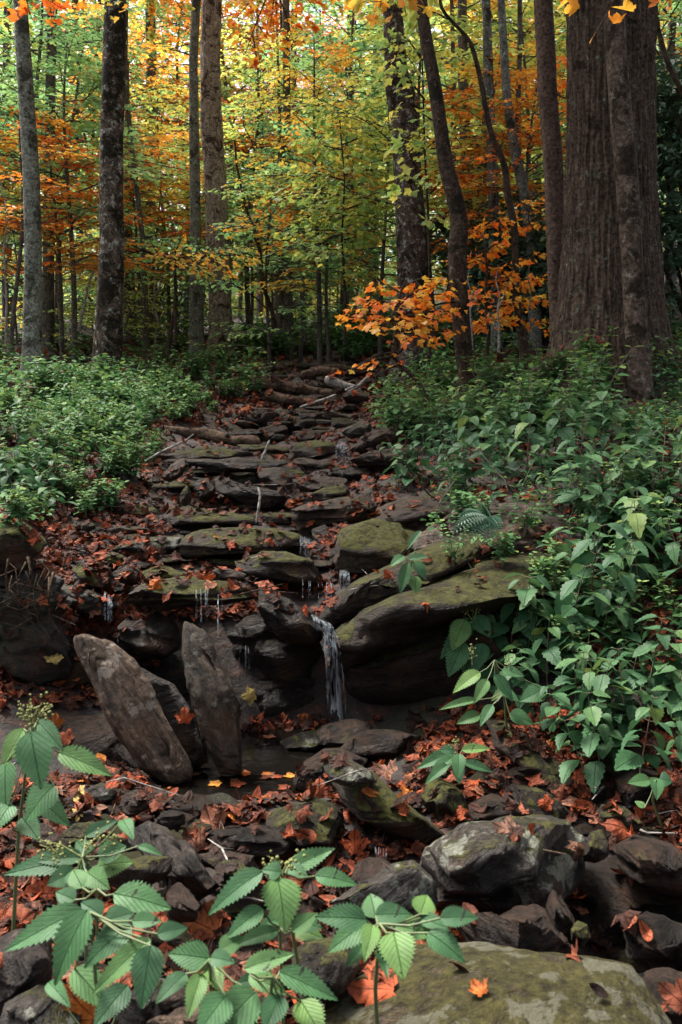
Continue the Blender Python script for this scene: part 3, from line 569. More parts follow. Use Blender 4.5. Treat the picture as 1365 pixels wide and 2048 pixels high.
for (xa, xb), (ya, yb), (wa, wb), n in ZONES:
    for i in range(n):
        k = int(rr.integers(0, 7)); mt = mats[int(rr.integers(0, 7))]; w = rr.uniform(wa, wb) * 1.25
        o = cobble(rr.uniform(xa, xb), rr.uniform(ya, yb), w, k, mt, rr.normal() * .45 + (3.14 if rr.random() < .5 else 0), (rr.normal() * .22, rr.normal() * .16))
        describe(o, ('small ' if w < (wa + wb) / 2 else 'larger ') + cols[mt] + ' stone', '', 'stone', 'loose stones of the stream bed')

# ------------------------------------------------------------------ trees
def trunk_mesh(name, pts, d, seg=24, step=.05, amp=.06, furrow=0.0, seed=0, up=3.5, flare=None, fscale=(1, 1)):
    """pts: (px,row,width px) from the top of the photo down to the ground"""
    pts = np.array(pts, float)[::-1]                       # base first
    x = (pts[:, 0] - CX) / F * d; z = (HZ - pts[:, 1]) / F * d; r = pts[:, 2] / F * d / 2
    zz = np.arange(z[0], z[-1], step); 
    def cub(xs, ys, q):
        return np.interp(q, xs, ys)
    cx = cub(z, x, zz); cr = cub(z, r, zz)
    k = max(1, int(.16 / step)); ker = np.ones(2 * k + 1) / (2 * k + 1)
    cx = np.convolve(np.pad(cx, k, 'edge'), ker, 'valid'); cr = np.convolve(np.pad(cr, k, 'edge'), ker, 'valid')
    # trunk goes on above the frame
    sl = (cx[-1] - cx[-20]) / (zz[-1] - zz[-20]) * .5
    z2 = np.arange(zz[-1] + .3, zz[-1] + up, .3); t = (z2 - zz[-1]) / up
    cx = np.concatenate((cx, cx[-1] + sl * (z2 - zz[-1]))); cr2 = cr[-1] * (1 - .6 * t); cr = np.concatenate((cr, cr2)); zz = np.concatenate((zz, z2))
    zb = np.arange(zz[0] - .5, zz[0] - .01, step * 2); cx = np.concatenate((np.full(len(zb), cx[0]), cx)); cr = np.concatenate((cr[0] * (1 + .25 * (zz[0] - zb)), cr)); zz = np.concatenate((zb, zz))
    th = np.arange(seg) / seg * 2 * math.pi; n = len(zz)
    TH = np.broadcast_to(th, (n, seg)); ZZ = np.broadcast_to(zz[:, None], (n, seg)); RR = np.broadcast_to(cr[:, None], (n, seg))
    c = np.stack((np.cos(TH), np.sin(TH)), -1)
    nz = fbm(np.stack((c[..., 0] * 1.3 + seed, c[..., 1] * 1.3, ZZ * 1.6), -1), seed, 4)
    rad = RR * (1 + amp * nz)
    if flare:
        hh = np.clip(ZZ - (z[0] + .0), 0, 9); lob = .5 + .5 * np.cos(TH * flare[0] + seed + .7 * np.sin(TH * 2))
        rad = rad * (1 + flare[1] * lob * np.exp(-hh / flare[2]))
    if furrow:
        cxs = np.stack((TH / (2 * math.pi) * fscale[0], np.zeros_like(TH), ZZ * fscale[1]), -1)
        w = fbm(cxs * np.array((.35, 1, 1)), seed + 3, 2) * .55
        ph = TH * fscale[0] + w * 4
        ridg = np.abs(np.sin(ph * .5)) ** .6 - .65
        brk = vnoise(np.stack((np.floor(ph / math.pi / 1.0) * 3.3, np.zeros_like(TH), ZZ * fscale[1] * 3.5), -1), seed + 8)
        rad = rad + furrow * (ridg * (.6 + .4 * brk) + .5 * brk + .5 * fbm(np.stack((c[..., 0] * 9, c[..., 1] * 9, ZZ * 8), -1), seed, 3) * .5)
    v = np.stack((cx[:, None] + c[..., 0] * rad, d + c[..., 1] * rad, ZZ), -1).reshape(-1, 3)
    i = np.arange(n - 1)[:, None] * seg; j = np.arange(seg)[None]; kk = (j + 1) % seg
    f = np.stack((i + j, i + kk, i + seg + kk, i + seg + j), -1).reshape(-1, 4)
    base = np.array((cx[len(zb)], d, zz[len(zb)]))
    return v, f, base, np.array((cx[-1], d, zz[-1]))

# leaf outlines (x across, y along, star shaped about their centre)
def fan(half, cy, n_mid=1):
    half = np.array(half, float); o = np.concatenate((half, half[::-1][(1 if abs(half[-1, 0]) < 1e-6 else 0):(-1 if abs(half[0, 0]) < 1e-6 else None)] * np.array((-1, 1))))
    v = np.concatenate((np.array([[0, cy]]), o)); n = len(o)
    f = np.array([[0, 1 + (i + 1) % n, 1 + i] for i in range(n)])
    f = f[:, ::-1]
    v3 = np.zeros((len(v), 3)); v3[:, :2] = v
    uv = np.stack((v[:, 0] * .5 / max(half[:, 0].max(), .01) + .5, v[:, 1]), -1)
    return v3, f, uv
MAPLE_HI = fan([(0, 0), (.05, .02), (.14, -.05), (.34, .0), (.28, .10), (.40, .18), (.47, .31), (.66, .42), (.53, .47), (.52, .57), (.38, .55), (.24, .50), (.27, .64), (.20, .72), (.17, .82), (.07, .86), (0, 1.0)], .40)
MAPLE_LO = fan([(0, 0), (.34, .0), (.30, .18), (.62, .45), (.25, .50), (.22, .72), (0, 1.0)], .40)
OV_LO = fan([(0, 0), (.30, .30), (.22, .70), (0, 1.0)], .45)
def _ov(n=9, w=.36, serr=.0, cols=4, heart=.0):
    """ovate leaf as a grid: rows along, columns across"""
    V = []; U = []
    for i in range(n + 1):
        t = i / n; ww = w * (math.sin(math.pi * min(1, t ** .72)) ** .85) * (1 - .15 * t) + .004
        if serr and 0 < i < n: ww *= 1 + (serr if i % 2 else -serr)
        for j in range(-cols, cols + 1):
            u = j / cols; V.append((u * ww, t + (-.05 if serr and i % 2 == 0 and abs(j) == cols else 0) * serr * 4, abs(u) * ww * .22)); U.append((u * .5 * (ww / w) + .5, t))
    m = 2 * cols + 1; f = [(i * m + j, i * m + j + 1, (i + 1) * m + j + 1, (i + 1) * m + j) for i in range(n) for j in range(m - 1)]
    return np.array(V), np.array(f), np.array(U)
OV_HI = _ov(28, .36, .11, 4); OV_MID = _ov(12, .34, .09, 2); LANCE = _ov(6, .20, 0, 1); RHODO = _ov(4, .17, 0, 1)
def bend(shape, droop=.25, curl=0.0, cross=0.0):
    v, f, uv = shape; v = v.copy(); t = v[:, 1]
    v[:, 2] += -droop * t * t + cross * v[:, 0] ** 2 * 2 + curl * np.sin(t * 5 + v[:, 0] * 4) * .12
    return v, f, uv
def leaves(shapes, pos, yaw, pitch, roll, size, tint, pick=None):
    """place many leaves in one mesh builder"""
    mb = MB(); pos = np.asarray(pos); n = len(pos)
    cy, sy, cp, sp, cr, sr = np.cos(yaw), np.sin(yaw), np.cos(pitch), np.sin(pitch), np.cos(roll), np.sin(roll)
    Y = np.stack((-sy * cp, cy * cp, sp), -1); X0 = np.stack((cy, sy, 0 * cy), -1); Z0 = np.cross(X0, Y)
    Xa = X0 * cr[:, None] + Z0 * sr[:, None]; Za = np.cross(Xa, Y)
    R = np.stack((Xa, Y, Za), -1)
    pick = rng.integers(0, len(shapes), n) if pick is None else pick
    for k, (sv, sf, su) in enumerate(shapes):
        ix = np.nonzero(pick == k)[0]
        if not len(ix): continue
        V = np.einsum('nij,mj->nmi', R[ix], sv) * size[ix][:, None, None] + pos[ix][:, None]
        m = len(sv); fc = (np.arange(len(ix)) * m)[:, None, None] + sf[None]
        mb.add(V.reshape(-1, 3), fc.reshape(-1, sf.shape[1]), np.tile(su, (len(ix), 1)), np.repeat(tint[ix], m))
    return mb
ML = [bend(MAPLE_LO, .15), bend(MAPLE_LO, .3, .3), bend(MAPLE_LO, .05, -.4, .2)]
MH = [bend(MAPLE_HI, .2), bend(MAPLE_HI, .35, .5), bend(MAPLE_HI, .05, -.4, .4)]
OL = [bend(OV_LO, .1), bend(OV_LO, .3)]

def rot_about(v, k, a):
    return v * math.cos(a) + np.cross(k, v) * math.sin(a) + k * (k @ v) * (1 - math.cos(a))
def grow(seed, H, r0, cb, spread, nprim, shapes, lsize, dens=1.0, lean=.06, wig=.10, rise=.45, twigs=7, segl=6):
    """a small forest tree: trunk, limbs and flat layered sprays of leaves. returns (wood MB, leaf MB)"""
    r = np.random.default_rng(seed); wood = MB()
    n = 14; t = np.linspace(0, 1, n); ph = r.uniform(0, 6, 4)
    tp = np.stack((lean * H * t * math.cos(ph[0]) + wig * np.sin(t * 5 + ph[1]) * t, lean * H * t * math.sin(ph[0]) + wig * np.sin(t * 6 + ph[2]) * t, t * H), -1)
    tp[0, 2] = -.3
    wood.add(*tube(tp, r0 * (1 - .85 * t) ** .8, 7))
    pos, yaw, pit, rol, siz, tin = [], [], [], [], [], []
    az = r.uniform(0, 6.28)
    for i in range(nprim):
        hf = cb + (1 - cb) * (i + r.uniform(0, .8)) / nprim; hf = min(hf, .99)
        p0 = np.array([np.interp(hf, t, tp[:, k]) for k in range(3)]); az += 2.4 + r.normal() * .4
        Lb = spread * (1.05 - .65 * ((hf - cb) / (1 - cb)) ** 1.5) * r.uniform(.6, 1.15)
        el = rise * r.uniform(.6, 1.5); d = np.array((math.cos(az) * math.cos(el), math.sin(az) * math.cos(el), math.sin(el)))
        pts = [p0]; up = np.array((0, 0, 1.0)); nn = 7
        for s in range(nn):
            d = d + np.array((r.normal() * .16, r.normal() * .16, -.10 + r.normal() * .05)); d /= np.linalg.norm(d); pts.append(pts[-1] + d * Lb / nn)
        pts = np.array(pts); rb = r0 * (1 - hf) ** .6 * .34 + .004
        wood.add(*tube(pts, rb * np.linspace(1, .25, len(pts)), 5))
        tb = r.uniform(0, 1)
        for q in range(twigs):
            f_ = .2 + .8 * (q + r.uniform(0, .9)) / twigs; a = min(int(f_ * nn), nn - 1); pp = pts[a] + (pts[a + 1] - pts[a]) * (f_ * nn - a)
            dd = pts[a + 1] - pts[a]; dd /= np.linalg.norm(dd); sgn = 1 if q % 2 else -1
            td = rot_about(dd, up, sgn * r.uniform(.5, 1.1)); td[2] = td[2] * .4 + r.normal() * .08; Lt = Lb * (1.1 - f_) * r.uniform(.35, .65) + lsize
            if q == twigs - 1: td = dd
            tw = np.array([pp, pp + td * Lt * .5 + np.array((0, 0, .02)), pp + td * Lt - np.array((0, 0, Lt * .06))])
            wood.add(*tube(tw, np.array((.35, .22, .1)) * rb + .0015, 4))
            nl = max(2, int(Lt / lsize * 1.7 * dens))
            for l in range(nl):
                u = (l + .5) / nl; c = tw[0] * (1 - u) + tw[2] * u + r.normal(size=3) * np.array((.30, .30, .12)) * lsize
                pos.append(c); yaw.append(math.atan2(td[1], td[0]) - math.pi / 2 + (1 if l % 2 else -1) * r.uniform(.3, 1.3))
                pit.append(r.normal() * .20 - .14); rol.append(r.normal() * .22); siz.append(lsize * r.uniform(.6, 1.2)); tin.append(np.clip(tb * .55 + r.uniform(0, .55), 0, 1))
    A = np.array
    lv = leaves(shapes, A(pos), A(yaw), A(pit), A(rol), A(siz), A(tin), r.integers(0, len(shapes), len(pos)))
    return wood, lv, len(pos)
def canopy(seed, c, rx, rz, n, size, shapes=None):
    r = np.random.default_rng(seed); q = r.normal(size=(n, 3)); q /= np.linalg.norm(q, axis=1)[:, None]
    cl = r.normal(size=(40, 3)) * np.array((rx, rx, rz)) * .5; k = r.integers(0, 40, n)
    p = cl[k] + q * (r.random(n) ** .5)[:, None] * rx * .28 + np.asarray(c)
    return leaves(shapes or ML, p, r.uniform(0, 6.28, n), r.normal(size=n) * .4, r.normal(size=n) * .4, size * r.uniform(.6, 1.2, n), np.clip(r.random(n) * .6 + (k % 5) / 5 * .4, 0, 1), r.integers(0, 3, n))
def hero_tree(pts, d, bark, label, leafm, seed, seg=28, up=4.5, crown=2600, cr=3.2, **kw):
    xg = pts[-1][0]; rg = HZ - tz((xg - CX) / F * d, d) * F / d + 4      # reach the ground
    if rg > pts[-1][1]: pts = list(pts) + [(xg, rg, pts[-1][2] * 1.12)]
    v, f, base, top = trunk_mesh('trunk', pts, d, seg=seg, seed=seed, up=up, **kw)
    t = empty('tree', base); tag(t, label, 'tree')
    solid(v, f)
    o = obj('trunk', mesh('trunk', v - base, f), BK[bark], t)
    if crown:
        wood = MB(); r = np.random.default_rng(seed + 50)
        for k in range(7):
            a = r.uniform(0, 6.28); L_ = cr * r.uniform(.6, 1); p0 = top - np.array((0, 0, r.uniform(.2, up * .5)))
            e = p0 + np.array((math.cos(a) * L_, math.sin(a) * L_, L_ * r.uniform(.3, .8))); mid = (p0 + e) / 2 + np.array((0, 0, .3))
            wood.add(*tube([p0, mid, e], np.array((.3, .2, .05)) * max(.12, pts[0][2] / F * d * .5), 6))
        obj('limbs', wood.mesh('limbs', origin=base), BK[bark], t)
        zc = max(top[2] + cr * .5, d * .5 + cr * .9)
        obj('crown', canopy(seed, (top[0], top[1], zc), cr, cr * .6, crown, .15).mesh('crown', origin=base), LM[leafm], t)
    return t
hero_tree([(36,-60,27),(40,0,28),(50,150,30),(62,330,32),(67,480,33),(66,620,36),(66,700,40),(64,765,50)], 10, 'grey', 'smooth grey green trunk furthest left, leaning slightly left', 'yellow', 1, amp=.05)
hero_tree([(232,-60,42),(231,0,42),(228,120,46),(224,260,45),(223,400,48),(225,520,50),(218,650,54),(213,740,60),(210,790,74)], 10, 'mossy', 'thick dark mossy trunk with pale lichen spots, left foreground', 'orange', 2, amp=.08)
hero_tree([(397,-60,17),(393,0,18),(387,120,18),(389,250,20),(391,400,22),(392,550,24),(394,640,28),(394,710,34)], 14.5, 'lich', 'slender lichened trunk just left of the pale flaky trunk', 'yellow', 3, amp=.07)
hero_tree([(426,-60,38),(424,0,38),(421,120,40),(423,250,42),(432,380,44),(436,500,46),(441,600,42),(442,690,52)], 15.5, 'flaky', 'straight pale trunk with peeling flaky bark', 'yellow', 4, amp=.07, furrow=.012, fscale=(14, 2), seg=90)
hero_tree([(783,-60,40),(785,0,40),(788,80,42),(795,160,48),(808,205,64),(812,225,58),(812,260,50),(810,300,48),(815,380,52),(823,460,60),(825,540,62),(825,620,66),(822,715,80)], 11, 'centre', 'blotched brown centre trunk with a swollen broken collar high up', 'orange', 5, amp=.09)
hero_tree([(840,-60,21),(843,0,22),(852,80,26),(868,160,27),(880,240,28),(890,320,30),(905,380,36),(921,430,34),(919,470,36),(914,505,42),(914,535,34),(920,600,34),(925,680,36),(935,760,34),(942,815,42)], 7.5, 'slim', 'crooked dark trunk with a kink and burl halfway up', 'ygreen', 6, amp=.07, step=.04, crown=1800, cr=2.6)
hero_tree([(1084,-60,36),(1086,0,36),(1092,100,38),(1096,200,38),(1105,300,38),(1110,400,38),(1113,480,38),(1115,560,36),(1118,640,34),(1120,740,40)], 7.7, 'red', 'straight reddish brown trunk immediately left of the huge furrowed trunk', 'yellow', 8, amp=.05)
hero_tree([(1222,-80,166),(1222,0,166),(1222,100,166),(1222,300,168),(1222,450,180),(1222,600,204),(1222,680,225),(1225,740,262),(1228,800,320)], 7.1, 'oak', 'huge furrowed trunk with deep vertical bark ridges and flared base', 'yellow', 9, seg=420, step=.012, amp=.03, furrow=.022, fscale=(46, 1.5), flare=(5, .10, .25), up=6, crown=4200, cr=4.2)
hero_tree([(1226,-60,38),(1228,0,40),(1236,150,42),(1250,300,44),(1258,400,44),(1263,480,42),(1268,600,42),(1276,700,44),(1284,800,50)], 6.45, 'front', 'slim blotchy trunk growing against the front of the huge furrowed trunk', 'yellow', 10, amp=.06, crown=1800, cr=2.6)
# thin and distant trunks
def thin_tree(pts, d, bark, label, leafm='yellow', crown=0, **kw): return hero_tree(pts, d, bark, label, leafm, int(pts[0][0]) + 3, seg=12, crown=crown, cr=2.2, up=3, step=.06, **kw)
thin_tree([(878,-40,6),(883,35,8),(933,60,9),(953,120,10),(968,190,10),(983,275,12),(1010,320,14),(1015,390,14),(1030,450,15),(1032,575,14),(1040,650,17),(1052,712,24)], 8.8, 'slim', 'thin winding dark trunk between the crooked trunk and reddish trunk', amp=.05)
thin_tree([(970,-40,18),(975,50,18),(978,180,20),(985,330,20),(990,480,22),(995,600,24)], 10.6, 'lich', 'distant mottled trunk right of the crooked trunk', crown=0)
thin_tree([(1000,-40,15),(1006,60,16),(1015,200,18),(1030,300,20),(1048,380,22),(1062,480,24),(1070,600,26)], 10.3, 'lich', 'distant grey trunk bending right behind the thin winding trunk', crown=0)
thin_tree([(1040,-40,9),(1040,100,10),(1036,240,11),(1040,400,12),(1045,600,14)], 11, 'far', 'very thin distant trunk left of the reddish trunk')
thin_tree([(925,-40,16),(925,60,20),(928,200,22),(932,340,22),(935,500,24),(935,640,26)], 12.5, 'far', 'distant brown trunk directly behind the crooked trunk', crown=0)
thin_tree([(105,-40,19),(105,60,20),(102,150,20),(100,300,21),(98,450,22),(96,680,26)], 14, 'far', 'distant brown trunk between the grey trunk and thick mossy trunk', 'orange', 900)
thin_tree([(150,-40,14),(152,150,14),(158,300,14),(160,500,15),(160,670,18)], 24, 'far', 'faint far trunk left of the thick mossy trunk', 'green', 900)
thin_tree([(300,-40,20),(303,120,20),(302,300,21),(300,500,23),(298,680,26)], 23, 'far', 'far dark trunk right of the thick mossy trunk', 'orange', 900)
thin_tree([(572,-40,14),(574,200,15),(574,430,17),(576,560,18),(578,665,22)], 17, 'far', 'far dark trunk in the middle of the yellow foliage', 'yellow', 900)
thin_tree([(590,-40,12),(588,80,13),(586,200,14),(580,400,15),(590,660,18)], 28, 'far', 'faint far trunk under the gap of white sky', 'green', 900)
thin_tree([(700,-40,12),(702,200,13),(690,420,14),(696,650,18)], 26, 'far', 'far slim trunk left of the blotched centre trunk', 'yellow', 900)
thin_tree([(755,-40,13),(752,200,14),(748,420,15),(750,640,18)], 22, 'far', 'far brown trunk hugging the left of the centre trunk', 'yellow', 900)
thin_tree([(1150,-40,14),(1150,300,16),(1155,640,18)], 16, 'far', 'trunk hidden mostly behind the huge furrowed trunk')
thin_tree([(1345,-40,14),(1340,200,15),(1342,400,17),(1345,640,20)], 17, 'far', 'far trunk at the right edge above the dark bush', 'orange', 900)
thin_tree([(1300,-40,8),(1308,20,9),(1322,80,10),(1340,140,11),(1372,195,12),(1430,300,13),(1450,640,16)], 8.2, 'slim', 'dark bent stem entering from the right edge at the top')
thin_tree([(20,-40,9),(15,200,10),(8,420,11),(12,650,14)], 16, 'far', 'thin stem at the left edge among red leaves', 'red', 700)
thin_tree([(255,-40,8),(250,160,9),(268,330,10),(286,480,11),(292,640,13)], 15, 'far', 'thin leaning stem right of the thick mossy trunk', 'red')
thin_tree([(256,430,18),(256,520,22),(258,600,24),(262,660,28)], 17, 'far', 'short dark snag just right of the thick mossy trunk')
thin_tree([(560,260,7),(570,430,8),(566,560,9),(560,660,10)], 17, 'far', 'thin straight stem left of the stream top', 'green')

# dead and leafless little stems
def stem_thing(name, label, cat, pts, d, r, mat, kids=(), group=None):
    p = np.array([P(a, b, d + (c if c else 0)) for a, b, c in pts]); base = p[0]
    mb = MB(); mb.add(*tube(p, np.linspace(r, r * .35, len(p)), 7))
    for k in kids:
        q = np.array([P(a, b, d + (c if c else 0)) for a, b, c in k]); mb.add(*tube(q, np.linspace(r * .5, r * .15, len(q)), 5))
    o = obj(name, mb.mesh(name, origin=base), mat, None, Vector(base)); tag(o, label, cat, group); return o
stem_thing('sapling', 'crooked little dark sapling with a long bare branch reaching left', 'sapling', [(336,712,0),(340,670,0),(350,620,0),(352,570,0),(349,535,0),(330,520,.1),(305,508,.2),(280,498,.2),(255,485,.3)], 12, .032, BK['slim'],
           [[(349,535,0),(375,528,-.2),(410,512,-.3),(450,505,-.4),(480,510,-.5)], [(330,520,.1),(312,500,0),(300,480,0)], [(410,512,-.3),(420,495,-.3),(440,480,-.3)], [(285,500,.2),(268,505,.1),(250,500,0)]])
stem_thing('sapling', 'pale leaning dead stem between the two left trunks', 'sapling', [(157,662,0),(166,625,0),(173,590,0),(180,560,0),(190,530,0),(200,505,0)], 12.5, .024, BK['dead'], [[(180,560,0),(188,548,0),(192,520,.1)]])
stem_thing('sapling', 'dark leaning sapling left of the stream top', 'sapling', [(553,662,0),(545,622,0),(526,570,0),(520,500,0),(508,455,0),(495,425,0),(484,380,0),(474,330,0),(470,280,0)], 14, .04, BK['slim'], [[(520,500,0),(510,478,0),(496,462,0)], [(508,455,0),(520,430,0),(540,410,0)], [(526,570,0),(536,540,0),(540,500,0),(552,470,0)]])
stem_thing('sapling', 'thin bare sapling arching right over the steps beside orange leaves', 'sapling', [(856,802,0),(838,765,0),(818,745,0),(802,730,0),(786,714,0),(790,690,0),(793,660,0),(788,630,0)], 6.7, .020, BK['slim'],
           [[(793,660,0),(780,635,0),(770,622,0),(748,612,0)], [(786,714,0),(800,705,0),(812,690,0),(814,672,0)], [(790,690,0),(770,680,0),(745,668,0)], [(788,630,0),(800,610,.1),(820,590,.1),(838,570,.1)], [(802,730,0),(780,735,0),(760,750,0)]])
for k, (pts, d, lab) in enumerate([
   ([(1078,725,0),(1072,690,0),(1062,655,0),(1058,620,0),(1064,585,0)], 8, 'pale dead twig standing left of the huge furrowed trunk'),
   ([(998,705,0),(999,660,0),(996,620,0),(1000,590,0)], 8, 'thin dead twig standing left of the thin winding trunk'),
   ([(945,700,0),(943,650,0),(941,620,0),(944,590,0)], 8, 'thin pale twig just right of the crooked trunk'),
   ([(614,690,0),(606,640,0),(600,600,0),(607,560,0)], 15, 'thin pale stem above the stream top'),
   ([(645,675,0),(642,620,0),(648,580,0),(640,540,0)], 17, 'slender grey stem behind the upper logs'),
   ([(120,690,0),(122,640,0),(115,600,0),(118,565,0)], 14, 'slender stem left of the thick mossy trunk'),
   ([(250,655,0),(262,620,0),(272,590,0),(268,560,0)], 14, 'forked pale stem right of the thick mossy trunk'),
   ([(310,690,0),(316,640,0),(308,600,0),(312,540,0)], 15, 'slender grey stem left of the crooked sapling'),
   ([(12,690,0),(14,600,0),(8,500,0),(16,430,0),(6,380,0)], 11, 'bare brown stem at the left edge'),
   ([(35,690,0),(30,620,0),(36,540,0),(28,470,0)], 12, 'bare brown stem left of the smooth grey trunk')]):
    e = pts[-1]; stem_thing('sapling', lab, 'sapling', pts, d, .013 if d < 10 else .018, BK['dead'] if k % 3 else BK['far'], [[pts[2], (pts[2][0] + 12, pts[2][1] - 28, 0), (pts[2][0] + 18, pts[2][1] - 55, 0)], [pts[1], (pts[1][0] - 12, pts[1][1] - 22, 0), (pts[1][0] - 24, pts[1][1] - 34, 0)], [e, (e[0] - 8, e[1] - 30, 0), (e[0] - 3, e[1] - 60, 0)]])

# forest of leafy trees: prototypes first, then copies, each tree with its own trunk and crown
PROTO = {}
def proto(key, *a, **k):
    w, l, n = grow(*a, **k); PROTO[key] = (w.mesh('trunk'), l.mesh('crown', sm=False)); print(key, n)
for i in range(4): proto('near%d' % i, 100 + i, 4.6, .045, .30, 1.9, 26, ML, .075, 1.2, twigs=9)
for i in range(4): proto('mid%d' % i, 200 + i, 8.0, .075, .34, 2.8, 36, ML, .10, 1.05, twigs=9, wig=.2)
for i in range(3): proto('tall%d' % i, 300 + i, 15.0, .14, .38, 4.4, 34, OL, .17, .9, twigs=9, wig=.3)
for i in range(3): proto('shrub%d' % i, 400 + i, 2.6, .03, .06, 1.5, 24, OL, .085, 1.2, twigs=7)
def put_tree(key, px, d, mat, noun, sc=1.0, z=None, hue=None, base=None):
    x = (px - CX) / F * d; zz = tz(x, d); t = empty('tree', (x, d, zz), random.uniform(0, 6.28)); t.scale = (sc, sc, sc * random.uniform(.9, 1.1))
    wm, lm = PROTO[key]
    a = obj('trunk', wm, BK['far'], t)
    if not len(lm.materials): lm.materials.append(LM[mat])
    b = obj('crown', lm, None, t); b.material_slots[0].link = 'OBJECT'; b.material_slots[0].material = LM[mat]
    describe(t, noun, '', 'tree', 'leafy trees of the forest background'); return t
CN = {'green': 'green', 'ygreen': 'yellow green', 'yellow': 'yellow', 'orange': 'orange', 'red': 'red orange'}
SZ = {'shrub': 'low bushy', 'near': 'small', 'mid': 'mid sized', 'tall': 'tall'}
# key, px, depth, colour, scale
FOREST = [
 ('near',20,11.5,'orange',.8),('near',-60,12,'ygreen',.9),('near',125,13,'red',.8),('near',150,12.5,'green',1.0),('near',60,14,'green',1.3),('mid',110,16,'green',.8),('mid',-20,15,'ygreen',.8),('near',285,16.2,'red',.85),
 ('near',340,18,'ygreen',1.05),('mid',270,17,'yellow',.8),('near',300,17,'yellow',.8),('near',500,17.5,'green',.85),('mid',500,18,'ygreen',.85),('mid',455,21,'orange',1.15),('mid',560,21,'ygreen',1.05),('tall',520,29,'yellow',.85),('tall',600,30,'orange',.75),('near',600,15.5,'green',.95),
 ('near',690,15,'green',1.1),('near',660,13.5,'yellow',.72),('mid',680,17,'green',.95),('mid',740,21,'ygreen',.95),('mid',590,24,'yellow',.9),('near',760,13,'green',.8),('near',870,11.5,'ygreen',1.0),('near',960,12,'yellow',.9),('mid',900,15,'ygreen',.9),
 ('near',1000,11,'orange',.75),('mid',980,18,'ygreen',1.0),('near',1060,12.5,'ygreen',1.0),('mid',1080,17,'green',.9),('near',1040,10.5,'orange',.7),('mid',1160,15,'yellow',1.0),('mid',1340,14,'yellow',1.0),('near',1340,12,'green',1.1),
 ('mid',40,24,'green',1.0),('mid',370,22,'green',1.0),('mid',550,31,'ygreen',.8),('mid',800,24,'green',1.1),('mid',960,26,'yellow',1.1),('mid',1100,24,'ygreen',1.1),
 ('mid',1400,22,'green',1.1),('tall',20,22,'green',.9),('tall',290,30,'orange',.9),('tall',180,24,'ygreen',.8),('tall',400,26,'orange',.85),
 ('tall',700,34,'orange',.9),('tall',800,27,'yellow',.9),('tall',1120,28,'orange',1.1),('tall',1260,24,'ygreen',1.0),('tall',620,46,'orange',.8),('tall',480,42,'orange',.8),('tall',120,40,'green',1.1),
 ('tall',560,22,'orange',.62),('mid',640,13.5,'yellow',.62),('near',560,17,'green',.9),('near',545,18,'orange',.6)]
_r = np.random.default_rng(12)
for _k in range(46):
    FOREST.append(('shrub', float(_r.uniform(-60, 1420)), float(_r.uniform(14, 34)), ['green', 'green', 'ygreen', 'yellow', 'green', 'ygreen'][_k % 6], float(_r.uniform(.7, 1.25))))
for i, (k, px, d, c, sc) in enumerate(FOREST):
    n = {'shrub': 3, 'near': 4, 'mid': 4, 'tall': 3}[k]
    put_tree('%s%d' % (k, i % n), px, d, c, '%s %s leaved tree' % (SZ[k], CN[c]), sc)
# distant wood that reads as one mass up the hillside
r = np.random.default_rng(77); n = 110000
d_ = r.uniform(38, 95, n); px_ = r.uniform(-500, 1900, n); x_ = (px_ - CX) / F * d_; g_ = terrain(x_, d_)
gap = np.exp(-((px_ - 570) / 150.) ** 2)
h_ = r.uniform(0, 1, n) ** 1.2 * (21 - 13.5 * gap) + 2 * fbm(np.stack((x_ * .12, d_ * .05, d_ * 0), -1), 5, 3)
pz = np.stack((x_, d_, g_ + h_), -1); cl = fbm(pz * .22, 31, 3); keep = cl > -.45
cv = np.clip(.5 + .6 * fbm(pz * np.array((.13, .1, .13)), 41, 3) + r.normal(size=n) * .12, 0, 1)
LM['wood'] = leaf_mat('distant_autumn_leaves', [(0, (.14, .27, .11)), (.45, (.30, .42, .14)), (.7, (.60, .48, .11)), (1, (.70, .30, .06))], .5)
mb = leaves(OL, pz[keep], r.uniform(0, 6.28, n)[keep], r.normal(size=n)[keep] * .5, r.normal(size=n)[keep] * .5, r.uniform(.3, .65, n)[keep], cv[keep])
for k in range(70):
    dd = r.uniform(40, 80); xx = (r.uniform(-300, 1700) - CX) / F * dd; zg = tz(xx, dd); hh = r.uniform(9, 18)
    lean = r.normal() * .6
w_o = obj('distant_wood', mb.mesh('distant_wood', sm=False), LM['wood']); tag(w_o, 'far yellow and green autumn wood filling the hillside behind every trunk', 'wood', kind='stuff')

